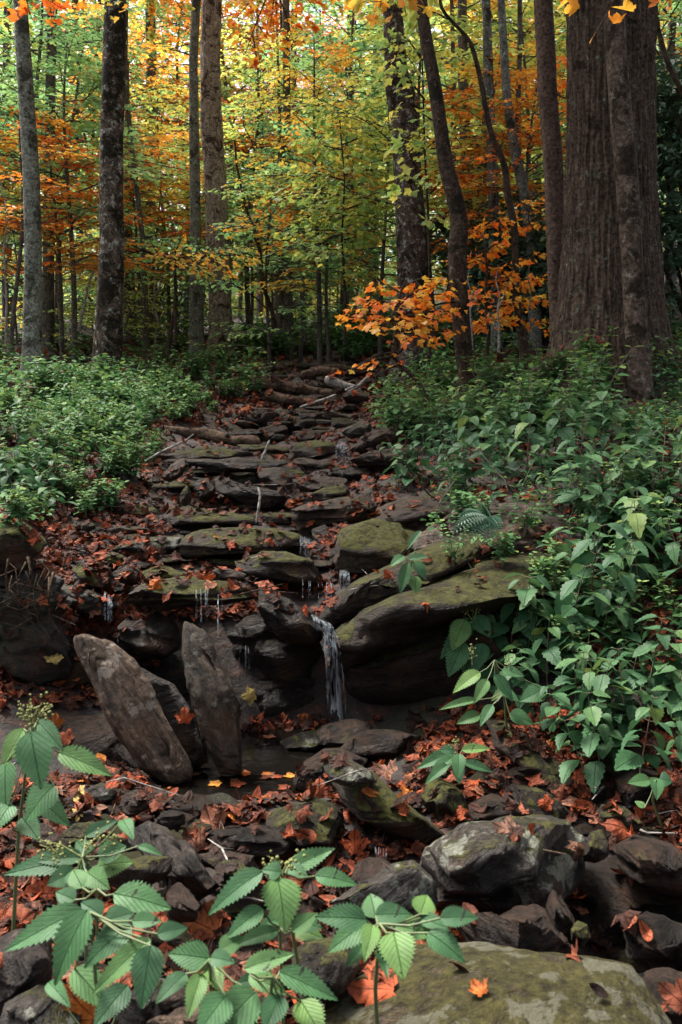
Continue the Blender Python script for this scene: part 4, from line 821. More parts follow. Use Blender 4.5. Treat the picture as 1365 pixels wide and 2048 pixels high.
# orange maple sapling in the middle distance with big pointed leaves
def spray_tree(name, label, cat, trunk, d, sprays, mat, barkm, shapes, ls, seed, r0=.02, zsp=.05, n_mul=1.0):
    r = np.random.default_rng(seed); p = np.array([P(a, b, d + c) for a, b, c in trunk]); base = p[0]
    t = empty(name, base); tag(t, label, cat)
    mb = MB(); mb.add(*tube(p - base, np.linspace(r0, r0 * .4, len(p)), 7)); pos = []; yaw = []; pit = []; rol = []; siz = []; tin = []
    for (x0, y0, x1, y1, dz, wpx, n) in sprays:
        a = P(x0, y0, d + dz * .3); e = P(x1, y1, d + dz); w = wpx / F * d
        mid = (a + e) / 2 + np.array((0, 0, .03)); tw = np.array([a, mid, e]); mb.add(*tube(tw - base, np.array((.5, .35, .12)) * r0 + .001, 5))
        ax = e - a; L_ = np.linalg.norm(ax); ax = ax / L_; side = np.cross(ax, (0, 0, 1)); side /= np.linalg.norm(side) + 1e-9
        ty = math.atan2(ax[1], ax[0]) - math.pi / 2
        for k in range(int(n * n_mul)):
            u = r.uniform(.1, 1.05); s = r.uniform(-1, 1) * w * (1.1 - .6 * u); q = a + ax * L_ * u + side * s * 3.2 + np.array((0, 0, r.normal() * zsp - abs(s) * .35))
            if k % 4 == 0: mb.add(*tube(np.array([a + ax * L_ * max(0, u - .1), q]) - base, np.array((.003, .0015)), 3))
            pos.append(q); yaw.append(ty - np.sign(s) * r.uniform(.3, 1.2) + r.normal() * .3); pit.append(-.35 + r.normal() * .35); rol.append(r.normal() * .4); siz.append(ls * r.uniform(.55, 1.2)); tin.append(r.random())
    obj('trunk', mb.mesh('trunk'), barkm, t)
    A = np.array; obj('crown', leaves(shapes, A(pos) - base, A(yaw), A(pit), A(rol), A(siz), A(tin)).mesh('crown', sm=False), LM[mat], t); return t
spray_tree('maple_sapling', 'bright orange maple sapling beside the bare arching stem', 'maple', [(795,700,0),(798,660,0),(792,620,0),(800,590,0),(812,560,0)], 6.9,
  [(800,585,748,568,.2,22,20),(808,572,872,560,.3,20,20),(797,612,706,602,-.3,24,34),(800,606,850,598,.0,22,22),(800,606,905,588,.5,20,22),(796,645,690,628,-.2,22,30),(798,640,760,650,-.5,24,22),(800,636,868,640,-.1,22,30),
   (800,640,915,622,.4,22,28),(798,668,852,680,-.3,22,16),(800,662,905,664,.2,22,20),(798,630,960,600,.7,20,20),(795,705,715,730,-.3,16,9),(795,712,690,745,-.4,10,6),(800,600,930,555,.6,20,16)],
  'orange', BK['slim'], MH, .066, 5, n_mul=1.15, zsp=.022)
spray_tree('maple_sapling', 'orange maple sapling between the crooked trunk and the thin winding trunk', 'maple', [(975,712,0),(978,660,0),(970,600,0),(975,540,0),(970,480,0)], 8.6,
  [(975,600,930,590,-.2,22,22),(975,560,1010,550,.2,22,26),(972,640,1010,632,-.2,22,26),(975,530,935,520,.3,22,24),(972,500,1010,490,0,22,22),(975,660,950,650,-.3,16,12),(970,480,950,460,.2,22,20),(972,450,1000,440,.3,22,18),(978,610,1060,600,.3,22,24),(975,570,1075,560,.5,22,24),(975,590,1100,545,.7,20,22),(975,540,1090,505,.7,20,22),(975,640,1105,650,.4,20,22),(975,500,905,530,.2,20,18),(972,460,1080,450,.6,20,18),(975,620,1095,600,.4,20,20)],
  'orange', BK['slim'], MH, .07, 6, n_mul=1.6, zsp=.025)
spray_tree('maple_sapling', 'yellow maple sprays crossing the blotched centre trunk', 'maple', [(860,712,0),(862,600,0),(858,450,0),(850,300,0),(845,120,0)], 9.2,
  [(852,300,800,280,-.5,22,18),(855,380,790,350,-.3,26,26),(850,200,780,120,-.4,26,26),(850,230,890,270,-.2,24,18),(858,430,900,440,-.2,22,14),(845,120,795,60,-.4,30,26),(845,120,890,100,-.2,30,22),(850,280,815,310,-.5,20,12),(845,60,820,10,0,30,22)],
  'ygreen', BK['slim'], MH, .09, 7, n_mul=1.5)
spray_tree('maple_sapling', 'layered yellow green maple spray left of the blotched centre trunk', 'maple', [(690,690,0),(692,600,0),(684,480,0),(690,360,0),(680,240,0)], 11.5,
  [(688,500,600,505,-.5,24,40),(688,480,760,470,.1,24,40),(688,430,610,415,-.3,28,46),(688,420,770,400,.2,28,46),(688,360,590,345,.2,28,50),(688,350,780,340,-.2,28,50),(686,300,600,290,.4,28,50),(684,290,760,270,.2,28,46),(682,240,620,220,.0,28,44),(682,240,740,215,.0,28,40),(688,540,740,545,-.2,20,24),(688,460,560,470,-.6,22,36),(688,390,540,390,-.5,24,40)],
  'ygreen', BK['slim'], ML, .085, 8, n_mul=2.0)
spray_tree('maple_sapling', 'flat orange spray of leaves over the crooked little sapling', 'maple', [(352,690,0),(350,560,0),(352,500,0)], 11.8,
  [(350,530,420,540,-.3,14,30),(350,520,440,505,-.3,14,30),(420,520,460,545,-.2,16,24),(350,520,300,510,.1,14,20),(440,510,520,520,-.1,16,22),(400,520,400,545,-.3,14,18),(350,505,370,470,.1,16,14)],
  'yellow', BK['slim'], ML, .07, 9, n_mul=1.6)
# leaves hanging into the very top of the picture from the trees overhead
spray_tree('maple_branch', 'near orange and yellow maple branch hanging over the huge furrowed trunk', 'branch', [(1500,-260,0),(1400,-200,0),(1300,-120,0),(1200,-90,0)], 3.4,
  [(1300,-100,1140,-10,-.2,26,9),(1350,-90,1220,10,-.2,26,9),(1300,-60,1260,0,0,20,6),(1400,-80,1330,10,-.1,26,8)], 'orange', BK['slim'], MH, .075, 11, .008)
spray_tree('maple_branch', 'near yellow maple branch hanging in from above the blotched centre trunk', 'branch', [(760,-400,0),(770,-260,0),(780,-120,0),(790,-60,0)], 5.2,
  [(780,-80,760,20,-.2,26,14),(785,-70,840,10,0,26,14),(780,-70,710,0,.1,30,14),(790,-60,815,40,.2,26,12)], 'yellow', BK['slim'], MH, .11, 12, .01)
spray_tree('maple_branch', 'near orange branch across the top of the smooth grey trunk', 'branch', [(-40,-300,0),(0,-200,0),(40,-100,0),(60,-60,0)], 7,
  [(60,-60,20,10,0,30,20),(60,-60,110,10,0,30,20),(40,-60,60,30,-.1,26,14),(80,-40,180,-10,0,26,16)], 'red', BK['slim'], MH, .08, 13, .012)

spray_tree('maple_branch', 'fine orange leaved branch across the top between the pale flaky trunk and centre trunk', 'branch', [(560,-300,0),(570,-180,0),(560,-80,0),(540,-20,0)], 9,
  [(560,-60,470,40,-.2,30,40),(555,-40,540,60,0,30,40),(560,-60,640,30,.2,30,40),(560,-80,700,-10,0,30,30),(550,-30,590,90,.3,30,34),(540,-20,490,110,.4,26,30)], 'orange', BK['slim'], ML, .08, 21, .014)
spray_tree('maple_branch', 'yellow leaved branch above the thick mossy trunk', 'branch', [(300,-300,0),(310,-180,0),(300,-80,0),(290,-20,0)], 9,
  [(300,-60,230,20,-.2,30,30),(300,-40,300,60,0,30,34),(305,-60,370,30,.2,30,34),(300,-80,180,0,0,30,26)], 'yellow', BK['slim'], ML, .08, 22, .014)

# dark evergreen bushes
def bush(label, px, d, w, h, n, seed, zoff=0):
    r = np.random.default_rng(seed); x = (px - CX) / F * d; base = np.array((x, d, tz(x, d)))
    t = empty('rhododendron', base); tag(t, label, 'bush')
    wood = MB(); cl = []
    for k in range(16):
        a = r.uniform(0, 6.28); e = np.array((math.cos(a) * w * r.uniform(.2, .8), math.sin(a) * w * .5, h * r.uniform(.4, 1)))
        wood.add(*tube([np.zeros(3), e * np.array((.4, .4, .5)), e], (.03, .02, .006), 5)); cl.append(e)
    cl = np.array(cl + [np.array((r.normal() * w * .5, r.normal() * w * .35, r.uniform(.05, 1) * h)) for _ in range(40)]); k = r.integers(0, len(cl), n)
    q = r.normal(size=(n, 3)); q /= np.linalg.norm(q, axis=1)[:, None]; p = cl[k] + q * w * .22
    yaw = np.arctan2(q[:, 1], q[:, 0]) - math.pi / 2 + r.normal(size=n) * .5
    obj('stems', wood.mesh('stems'), BK['slim'], t)
    obj('foliage', leaves([RHODO], p, yaw, -.3 + r.normal(size=n) * .4, r.normal(size=n) * .4, r.uniform(.09, .15, n), r.random(n), np.zeros(n, int)).mesh('foliage'), LM['dark'], t)
bush('tall dark glossy evergreen bush at the right edge behind the huge trunk', 1390, 9.5, 1.0, 3.0, 9000, 1)
bush('dark evergreen bush behind the thin winding trunk', 1010, 11.5, 1.0, 1.7, 6000, 2)
bush('low dark evergreen bush between winding trunk and reddish trunk', 1085, 10.5, .8, 1.5, 4500, 3)
bush('dark evergreen bush behind the thick mossy trunk', 300, 19, 1.6, 2.0, 3500, 4)

# ------------------------------------------------------------------ fallen logs and sticks
def log(pts, d, w, label, mat='log', name='fallen_log', seg=20, seed=1, taper=.8):
    p = np.array([P(a, b, d + c) for a, b, c in pts]); L_ = np.cumsum(np.r_[0, np.linalg.norm(np.diff(p, axis=0), axis=1)])
    s = np.linspace(0, L_[-1], max(12, int(L_[-1] / .03))); q = np.stack([np.interp(s, L_, p[:, k]) for k in range(3)], -1)
    rad = w / F * d / 2 * np.linspace(1, taper, len(q)) * (1 + .12 * fbm(np.stack((s * 3, s * 0 + seed, s * 0), -1), seed, 3)); rad[0] *= .55; rad[-1] *= .4
    v, f = tube(q, rad, seg); ce = q.mean(0)
    v = v + (v - np.repeat(q, seg, 0)) * (fbm(v * np.array((9, 9, 22)), seed, 4) * .16)[:, None]
    mb = MB(); mb.add(v, f)
    for e0 in (0, len(q) - 1):
        c = np.concatenate((q[e0:e0 + 1], v[e0 * seg:(e0 + 1) * seg])); mb.add(c, np.array([[0, 1 + i, 1 + (i + 1) % seg] for i in range(seg)]))
    solid(v, f)
    o = obj(name, mb.mesh(name, origin=ce), BK[mat], None, Vector(ce)); tag(o, label, 'log' if 'log' in name else 'stick'); return o
log([(280,858,.1),(340,862,0),(410,868,0),(470,882,-.1),(520,884,-.2)], 7.3, 26, 'rotting brown log lying left of the stream above the slabs', seed=3)
log([(505,765,0),(560,771,0),(620,782,0),(668,792,0)], 10.8, 26, 'thick dark log across the top of the stream', seed=4)
log([(600,752,0),(640,742,0),(680,744,0)], 11.2, 20, 'short grey brown log above the thick dark log', seed=5)
log([(650,758,0),(680,768,0),(722,782,0)], 10.2, 20, 'splintered pale grey log end at the right of the log pile', 'dead', seed=6)
log([(530,790,0),(575,800,0),(640,806,0),(700,800,0)], 10.2, 20, 'black wet log at the bottom of the log pile', seed=7)
log([(690,790,0),(720,770,0),(742,748,0)], 9.8, 9, 'thin bare branch leaning on the log pile', 'dead', 'fallen_stick', 8, 8)
log([(600,815,0),(660,795,0),(715,770,.1)], 9.6, 6, 'slim pale stick crossing the log pile', 'dead', 'fallen_stick', 8, 9)
log([(440,750,0),(500,742,0),(560,735,0)], 12.5, 14, 'small mossy log left of the stream top', seed=10)
log([(620,740,0),(680,735,0),(750,742,0)], 12, 12, 'thin fallen trunk behind the log pile', seed=11)
log([(517,975,0),(521,990,-.03),(518,1015,-.05),(513,1045,-.05)], 4.35, 6, 'pale forked twig hanging over the middle step', 'dead', 'fallen_stick', 8, 12)
log([(288,925,0),(320,905,0),(375,880,.1),(388,868,.1)], 5.6, 5, 'thin twig leaning on the left bank below the log', 'dead', 'fallen_stick', 8, 13)
log([(520,925,0),(530,905,0),(540,880,0)], 6.3, 6, 'small upright stick beside the upper steps', 'dead', 'fallen_stick', 8, 14)
log([(1170,1985,.1),(1260,1990,0),(1365,1995,0),(1420,2000,0)], 1.55, 10, 'reddish root crossing the bottom right corner', 'log', 'root', 10, 15)
r = np.random.default_rng(8)
for k in range(13):                                # roots hanging out of the earth bank
    a = r.uniform(5, 110); b = r.uniform(1110, 1160); n = r.uniform(50, 170); pts = [(a + r.normal() * 9 * j, b + n * j / 5, -.02 * j * (j < 3)) for j in range(6)]
    p = np.array([P(*q[:2], 2.93 + r.uniform(0, .05) + q[2]) for q in pts]); rt = obj('root', (lambda m_: m_.mesh('root', origin=p[0]))(MB().add(*tube(p, np.linspace(.004, .001, 6) * r.uniform(.4, 1.4), 5))), BK['log'], None, Vector(p[0]))
    describe(rt, ('long' if n > 130 else 'short') + ' thin root', 'hanging from the bank', 'root', 'roots hanging from the earth bank')

# ------------------------------------------------------------------ water
r = np.random.default_rng(3)
th = np.linspace(0, 2 * math.pi, 72, endpoint=False); rad = 1 + .10 * np.sin(3 * th) + .06 * np.sin(5 * th + 1)
wv = np.concatenate(([[-.33, 2.93, -1.03]], np.stack((-.33 + .72 * rad * np.cos(th), 2.93 + .50 * rad * np.sin(th), th * 0 - 1.03), -1)))
tag(obj('water', mesh('water', wv, np.array([[0, 1 + i, 1 + (i + 1) % 72] for i in range(72)])), POOL), kind='structure')
def fall(tops, drop, d, n, wr, spread, name='waterfall', out=.05, seed=1, flow=None):
    r = np.random.default_rng(seed); mb = MB(); (x0, y0), (x1, y1) = tops
    for k in range(n):
        u = (k + r.uniform(.1, .9)) / n; sx = x0 + (x1 - x0) * u; sy = y0 + (y1 - y0) * u; dr = drop * r.uniform(.75, 1.0); pts = []
        ex = sx + r.normal() * spread + (flow or 0)
        for j in range(12):
            t = j / 11; pts.append(P(sx + (ex - sx) * t ** .6 + r.normal() * .5, sy + dr * t ** 1.5 - (2 if j == 0 else 0), d + .05 - (out + .05) * min(1, t * 2.2)))
        mb.add(*tube(np.array(pts), np.linspace(.8, 1.5, 12) * wr * r.uniform(.4, 2.0) / F * d, 6))
    tag(obj(name, mb.mesh(name), FALL), kind='structure')
fall(((640, 1240), (665, 1262)), 190, 2.97, 20, 1.2, 6, seed=1, flow=20, out=.03)
fall(((624, 1232), (662, 1250)), 26, 3.0, 10, 2.2, 3, seed=2, flow=8)
fall(((392, 1180), (420, 1180)), 70, 2.98, 4, .8, 2, seed=3, out=.03)
#fall(((395, 1180), (500, 1180)), 16, 2.98, 8, .7, 1, seed=4, out=.02)
fall(((428, 1190), (452, 1190)), 90, 2.98, 2, .7, 1, seed=5, out=.02)
fall(((480, 1290), (500, 1295)), 50, 3.05, 3, .5, 2, seed=6, out=.02)
fall(((600, 1160), (672, 1168)), 36, 3.48, 7, .7, 1, seed=7, out=.02)
fall(((682, 1142), (698, 1146)), 42, 3.5, 9, 2.0, 2, seed=8, out=.02)
fall(((676, 886), (694, 888)), 34, 5.9, 9, 1.8, 2, seed=9, out=.02)
fall(((208, 1185), (226, 1200)), 55, 3.12, 6, 1.3, 2, seed=10, out=.02)
fall(((750, 1695), (775, 1698)), 50, 2.15, 5, 1.2, 2, seed=11, out=.01)
fall(((600, 1075), (622, 1078)), 40, 3.75, 6, 1.4, 2, seed=12, out=.02)

# ------------------------------------------------------------------ undergrowth
BV = BVHTree.FromPolygons([tuple(v) for v in np.concatenate(SOLID_V)], [tuple(f) for f in np.concatenate(SOLID_F)])
def drop(x, y, top=8.0):
    h = BV.ray_cast(Vector((x, y, top)), Vector((0, 0, -1)))
    return (h[0], h[1]) if h[0] is not None else (Vector((x, y, tz(x, y))), Vector((0, 0, 1)))
def pix_hit(px, row):
    d = Vector(P(px, row, 1.0)).normalized(); h = BV.ray_cast(Vector((0, 0, 0)), d); return h
def to_px(p): return CX + F * p[0] / p[1], HZ - F * p[2] / p[1]

NH = [bend(OV_HI, .22), bend(OV_HI, .35, .1), bend(OV_HI, .1, .2)]
NM = [bend(OV_MID, .3), bend(OV_MID, .5, .2), bend(OV_MID, .15, -.2)]
def leaf_between(b, t, w, nrm, shape, tint):
    """one leaf mesh from base to tip (3D), width w in metres; local to b"""
    ax = t - b; L_ = np.linalg.norm(ax); ax /= L_; X = np.cross(ax, nrm); X /= np.linalg.norm(X); Zn = np.cross(X, ax)
    v, f, uv = shape; q = v.copy(); q[:, 0] *= w / .72; q[:, 1] *= L_; q[:, 2] *= L_ * .8
    return q[:, :1] * X + q[:, 1:2] * ax + q[:, 2:3] * Zn, f, uv, np.full(len(v), tint)
hero_no = [0]
def nettle(label, d, root, top, lv, flower=False):
    """a traced foreground plant: root/top in photo pixels, each leaf (base x,y, tip x,y, width, [extra depth])"""
    hero_no[0] += 1; r = np.random.default_rng(hero_no[0] + 400)
    if d > 2:
        h0 = pix_hit(*root)[0]; a = np.array(h0) + np.array((0, .01, -.01)); d = a[1] - .08
    else:
        a = P(*root, d + .08); gz, _ = drop(a[0], a[1]); a[2] = max(gz.z - .02, -1.2)
    e = P(*top, d)
    t = empty('nettle_plant', a); tag(t, label, 'plant')
    mid = (a + e) / 2 + np.array((r.normal() * .01, .01, .01)); st = MB(); st.add(*tube(np.array([a, mid, e]) - a, (.0035, .003, .002), 7))
    axis = np.array([a, mid, e])
    for L_ in lv:
        bx, by, tx, ty, w = L_[:5]; dz = L_[5] if len(L_) > 5 else r.uniform(-.05, .05)
        B = P(bx, by, d + dz); down = (ty - by) / max(1, math.hypot(tx - bx, ty - by)); T = P(tx, ty, d + dz - .045 * down - .01)
        n = np.array((r.normal() * .15, -.62, .75)); n += np.array(((tx - bx) / 900, 0, 0))
        q, f, uv, tn = leaf_between(B, T, w / F * d, n, NH[r.integers(0, 3)], float(np.clip(r.normal() * .28 + .45, 0, 1)))
        lf = obj('leaf', mesh('leaf', q, f, uv, tn), LM['hero'], t, Vector(B - a))
        k = np.argmin(np.linalg.norm(axis - B, axis=1)); s0 = axis[k] if np.linalg.norm(axis[k] - B) < .12 else e
        st.add(*tube(np.array([s0, (s0 + B) / 2 - np.array((0, 0, .006)), B]) - a, (.0018, .0014, .0012), 5))
    obj('stem', st.mesh('stem'), STEM, t)
    if flower:
        fl = MB(); iv, if_ = ICO[2]
        for (fx, fy, gx_, gy_) in flower:
            A, Bq = P(fx, fy, d), P(gx_, gy_, d); fl.add(*tube(np.array([A, (A + Bq) / 2 + (0, 0, .006), Bq]) - a, (.0012, .001, .0007), 4))
            for k in range(22):
                u = r.uniform(.25, 1.05); c = A + (Bq - A) * u + r.normal(size=3) * .007; fl.add(iv * .0022 * r.uniform(.6, 1.3) + c - a, if_)
        obj('flower_cluster', fl.mesh('flower_cluster'), BUD, t)
    return t
nettle('tall nettle with drooping leaves and a budding top at the left edge', 1.5, (25,1700), (62,1455),
 [(62,1465,82,1575,74,-.03),(118,1505,222,1542,52),(48,1458,0,1532,46),(75,1442,125,1492,38,.04),(108,1572,46,1632,70,-.04),(12,1525,6,1612,52),(78,1598,137,1645,46),(22,1610,-14,1652,50),(45,1636,76,1672,42),(85,1475,60,1520,30,.05),(20,1640,-20,1600,44)],
 [(62,1455,40,1410),(62,1455,85,1405),(62,1450,60,1398),(62,1450,102,1415)])
nettle('spreading nettle with pale bud clusters left of the striped slate', 1.36, (170,1850), (165,1715),
 [(150,1722,4,1742,58),(165,1715,60,1712,42,.04),(150,1738,168,1768,56),(178,1712,150,1672,36,.04),(195,1735,262,1716,58),(198,1712,252,1690,50,.03),(278,1692,322,1702,18),(172,1672,232,1634,30),(246,1640,263,1662,30),(150,1745,95,1768,50),(175,1745,210,1768,46)],
 [(165,1715,80,1680),(165,1715,200,1670),(200,1690,232,1675),(80,1690,120,1718)])
nettle('single notched nettle leaf on a long stalk in front of the striped slate', 1.24, (170,1880), (195,1778), [(230,1788,342,1812,64,-.02),(150,1800,110,1780,40),(165,1775,145,1735,44)])
nettle('large nettle with broad overlapping leaves at the bottom left', 1.14, (200,2090), (182,1825),
 [(165,1822,4,1896,66),(175,1822,95,1962,74,-.04),(262,1852,162,1918,72),(212,1842,266,1822,54),(266,1842,322,1838,34),(316,1868,373,1850,38),(300,1880,180,1985,52,-.03),(302,1892,284,2004,64,-.05),(255,1972,188,2048,64),(150,1938,218,2012,64,.04),(98,1965,132,1998,34),(205,1830,160,1800,44,.05)])
nettle('pale green nettle with small rounded leaves at the bottom centre', 1.12, (430,2120), (420,1920),
 [(418,1918,336,1902,62,.03),(372,1948,311,2002,44),(402,1948,378,2028,44),(416,1924,444,1978,42),(422,1915,466,1918,38),(452,1992,398,2062,66),(512,1985,424,2074,84,-.03),(440,1900,488,1872,44,.04)])
nettle('upright nettle with one big heart shaped leaf in front of the dark rounded stone', 1.26, (600,1890), (565,1745),
 [(524,1745,410,1812,52),(556,1757,577,1848,80,-.03),(576,1742,669,1692,44),(562,1745,524,1735,40),(632,1752,713,1758,42),(575,1735,612,1745,36,.04)],
 [(565,1745,535,1712),(565,1745,595,1710)])
nettle('low nettle with bronze tinted leaves under the upright nettle', 1.22, (560,1960), (560,1855), [(525,1818,454,1866,42),(556,1862,464,1882,34),(585,1862,636,1822,36),(592,1856,645,1874,42),(562,1836,520,1850,30,.04),(600,1845,640,1850,40,.03)])
nettle('nettle with long pointed leaves at the bottom middle', 1.12, (530,2120), (545,1955), [(490,1938,588,1903,42),(560,1944,676,1992,50),(500,1950,574,1986,42,.03),(560,1992,530,2058,54),(602,2002,646,2068,64),(545,1950,470,1962,40)])
nettle('bright wide nettle rosette beside the lichen patched slab', 1.18, (760,1990), (760,1848),
 [(752,1835,740,1783,52,.04),(752,1830,822,1824,50,.02),(732,1840,630,1830,56),(738,1846,658,1890,60),(745,1850,736,1902,40,-.02),(788,1866,806,1940,72,-.05),(790,1852,872,1864,52),(882,1836,957,1830,42),(842,1836,896,1852,36,.03),(858,1866,929,1910,54,-.03),(842,1828,856,1786,52,.03),(735,1885,700,1920,36,.03),(760,1900,775,1935,30,.03)])
nettle('small nettle growing on the huge dark boulder', 3.0, (822,1178), (825,1115), [(816,1126,801,1186,26),(828,1124,856,1152,30),(828,1152,836,1186,26),(818,1118,860,1108,20),(808,1112,780,1130,22),(842,1062,812,1095,16)])
nettle('low nettle between the slanting stones', 2.35, (920,1575), (915,1510), [(905,1505,832,1532,30),(910,1502,880,1498,28),(905,1515,860,1548,30),(918,1508,916,1550,30),(925,1500,982,1492,24),(930,1525,988,1540,22),(915,1530,920,1560,26),(895,1530,850,1560,24)], [(915,1505,912,1475)])
nettle('nettle drooping over the huge dark boulder from the right', 2.6, (975,1330), (945,1245),
 [(945,1245,877,1312,40),(938,1236,935,1276,36),(948,1232,982,1272,44),(928,1284,897,1352,48),(930,1240,905,1300,44),(968,1288,946,1346,44),(940,1300,930,1350,40),(960,1240,978,1300,36,.05)], [(945,1240,920,1215),(950,1240,955,1210)])
nettle('flowering nettle with yellow green spikes below the huge boulder', 2.45, (1015,1460), (990,1320),
 [(960,1345,905,1375,34),(955,1400,878,1412,20),(990,1350,1030,1400,30),(1005,1340,1050,1350,26),(1000,1380,1040,1400,26),(975,1360,950,1400,26),(1020,1430,1070,1440,40),(1090,1380,1040,1400,44),(960,1430,915,1440,30),(985,1410,960,1450,24)],
 [(945,1330,942,1288),(1015,1350,1018,1305)])
nettle('sapling with three lobed leaves standing at the lower right edge', 2.2, (1330,1660), (1312,1560), [(1300,1560,1258,1562,30),(1320,1558,1345,1560,36),(1312,1556,1318,1590,30),(1290,1615,1270,1600,16)])

# bank plants: prototypes, then copies
def plant_proto(kind, seed):
    r = np.random.default_rng(seed); st = MB(); pos = []; yaw = []; pit = []; rol = []; siz = []; tin = []
    if kind == 'nettle': H = r.uniform(.30, .50); nn = 6; ls = .135; sh = NM
    elif kind == 'lance': H = r.uniform(.35, .55); nn = 9; ls = .10; sh = [bend(LANCE, .3), bend(LANCE, .6)]
    else: H = r.uniform(.16, .30); nn = 7; ls = .05; sh = [bend(OV_LO, .2), bend(OV_LO, .4), OV_LO]
    for s in range(1 if kind != 'herb' else 5):
        az = r.uniform(0, 6.28); ln = H * r.uniform(.05, .35) * (1 if kind != 'herb' else 1.6)
        t = np.linspace(0, 1, 6); p = np.stack((math.cos(az) * ln * t ** 1.5, math.sin(az) * ln * t ** 1.5, H * t * r.uniform(.8, 1)), -1); p[0, 2] = -.04
        st.add(*tube(p, np.linspace(.0035, .0015, 6) * (.7 if kind == 'herb' else 1), 5)); ph = r.uniform(0, 3)
        for k in range(nn):
            u = .25 + .75 * k / (nn - 1); c = np.array([np.interp(u, t, p[:, j]) for j in range(3)]); ph += 1.57
            for sg in ((0, math.pi) if kind != 'herb' else (0, 2.1, 4.2)):
                a = ph + sg + r.normal() * .25; off = .035 * (1.2 - .6 * u) * (1 if kind == 'nettle' else .3); dv = np.array((math.cos(a), math.sin(a), .25))
                q = c + dv * off
                if kind == 'nettle': st.add(*tube(np.array([c, q]), (.0012, .001), 4))
                pos.append(q); yaw.append(a - math.pi / 2); pit.append(r.normal() * .25 + (-.25 if kind == 'nettle' else .15 if kind != 'lance' else .35)); rol.append(r.normal() * .2)
                siz.append(ls * (1.15 - .55 * u) * r.uniform(.75, 1.2)); tin.append(np.clip(.25 + .4 * u + r.normal() * .15, 0, 1))
    A = np.array
    return st.mesh('stem'), leaves(sh, A(pos), A(yaw), A(pit), A(rol), A(siz), A(tin)).mesh('foliage')
PP = {k: [plant_proto(k, 500 + i + 20 * len(k)) for i in range(6)] for k in ('nettle', 'lance', 'herb')}
def put_plant(kind, p, sc, k, noun, group, matn=None):
    t = empty('nettle_plant' if kind == 'nettle' else ('tall_herb' if kind == 'lance' else 'small_herb'), p, random.uniform(0, 6.28)); t.scale = (sc,) * 3
    t.rotation_euler = (random.gauss(0, .13), random.gauss(0, .13), random.uniform(0, 6.28))
    sm_, fm = PP[kind][k % 6]; a = obj('stem', sm_, BSTEM if k % 3 else STEM, t)
    obj('foliage', fm, LM['nettle'] if kind != 'herb' else LM['herb'], t); describe(t, noun, '', 'plant', group)
def scatter(kind, px, rows, n, sc, group, nouns, seed, mask=None):
    r = np.random.default_rng(seed); c = 0; tries = 0
    while c < n and tries < n * 20:
        tries += 1; a, b = r.uniform(*px), r.uniform(*rows)
        if mask and not mask(a, b): continue
        h = pix_hit(a, b)
        if h[0] is None or h[1].z < .25 or h[0].y > 30: continue
        s = r.uniform(*sc); put_plant(kind, h[0], s, int(r.integers(0, 6)), nouns[1 if s > sum(sc) / 2 else 0], group); c += 1
def rb(a, b): return a > 950 + (b - 1240) * .4 if b > 1240 else a > 790 + max(0, b - 960) * .8
scatter('nettle', (760, 1420), (860, 1330), 58, (.5, 1.0), 'nettles of the right bank', ('low broad leaved nettle', 'tall broad leaved nettle'), 1, lambda a, b: rb(a, b) and not (860 < a < 1120 and 990 < b < 1130))
scatter('nettle', (980, 1420), (1290, 1600), 34, (.45, .75), 'nettles of the right bank', ('low broad leaved nettle', 'tall broad leaved nettle'), 2, lambda a, b: a > 1000 + max(0, b - 1450) * 1.0)
scatter('nettle', (770, 1000), (860, 985), 12, (.55, .85), 'nettles of the right bank', ('low broad leaved nettle', 'tall broad leaved nettle'), 12)
scatter('lance', (800, 1400), (780, 1060), 62, (.5, .95), 'narrow leaved herbs of the right bank', ('low narrow leaved herb', 'tall narrow leaved herb'), 3)
scatter('herb', (760, 1200), (725, 900), 60, (1.0, 1.9), 'small herbs of the right bank', ('low small leaved herb', 'bushy small leaved herb'), 4)
scatter('herb', (-20, 480), (715, 850), 56, (.7, 1.35), 'small herbs of the left bank', ('low small leaved herb', 'bushy small leaved herb'), 5, lambda a, b: a < 500 - max(0, b - 800) * 2.2)
scatter('herb', (-20, 345), (830, 1050), 62, (.6, 1.2), 'small herbs of the left bank', ('low small leaved herb', 'bushy small leaved herb'), 6, lambda a, b: a < 365 - (b - 850) * .75)
scatter('nettle', (-20, 460), (740, 1040), 40, (.4, .8), 'nettles of the left bank', ('small broad leaved nettle', 'broad leaved nettle'), 7, lambda a, b: a < 320 - (b - 850) * .8 and a < 500 - max(0, b - 800) * 2.2 + (300 if b > 850 else 0))
scatter('herb', (400, 800), (672, 720), 22, (1.0, 2.0), 'small herbs by the stream top', ('low small leaved herb', 'bushy small leaved herb'), 8)
scatter('herb', (900, 1365), (1010, 1330), 40, (.5, .9), 'small herbs of the right bank', ('low small leaved herb', 'bushy small leaved herb'), 9)
scatter('nettle', (1410, 1950), (860, 1600), 40, (.6, 1.1), 'nettles of the right bank', ('low broad leaved nettle', 'tall broad leaved nettle'), 22)
scatter('herb', (330, 520), (700, 815), 30, (.8, 1.5), 'small herbs of the left bank', ('low small leaved herb', 'bushy small leaved herb'), 15, lambda a, b: a < 520 - max(0, b - 790) * 3)
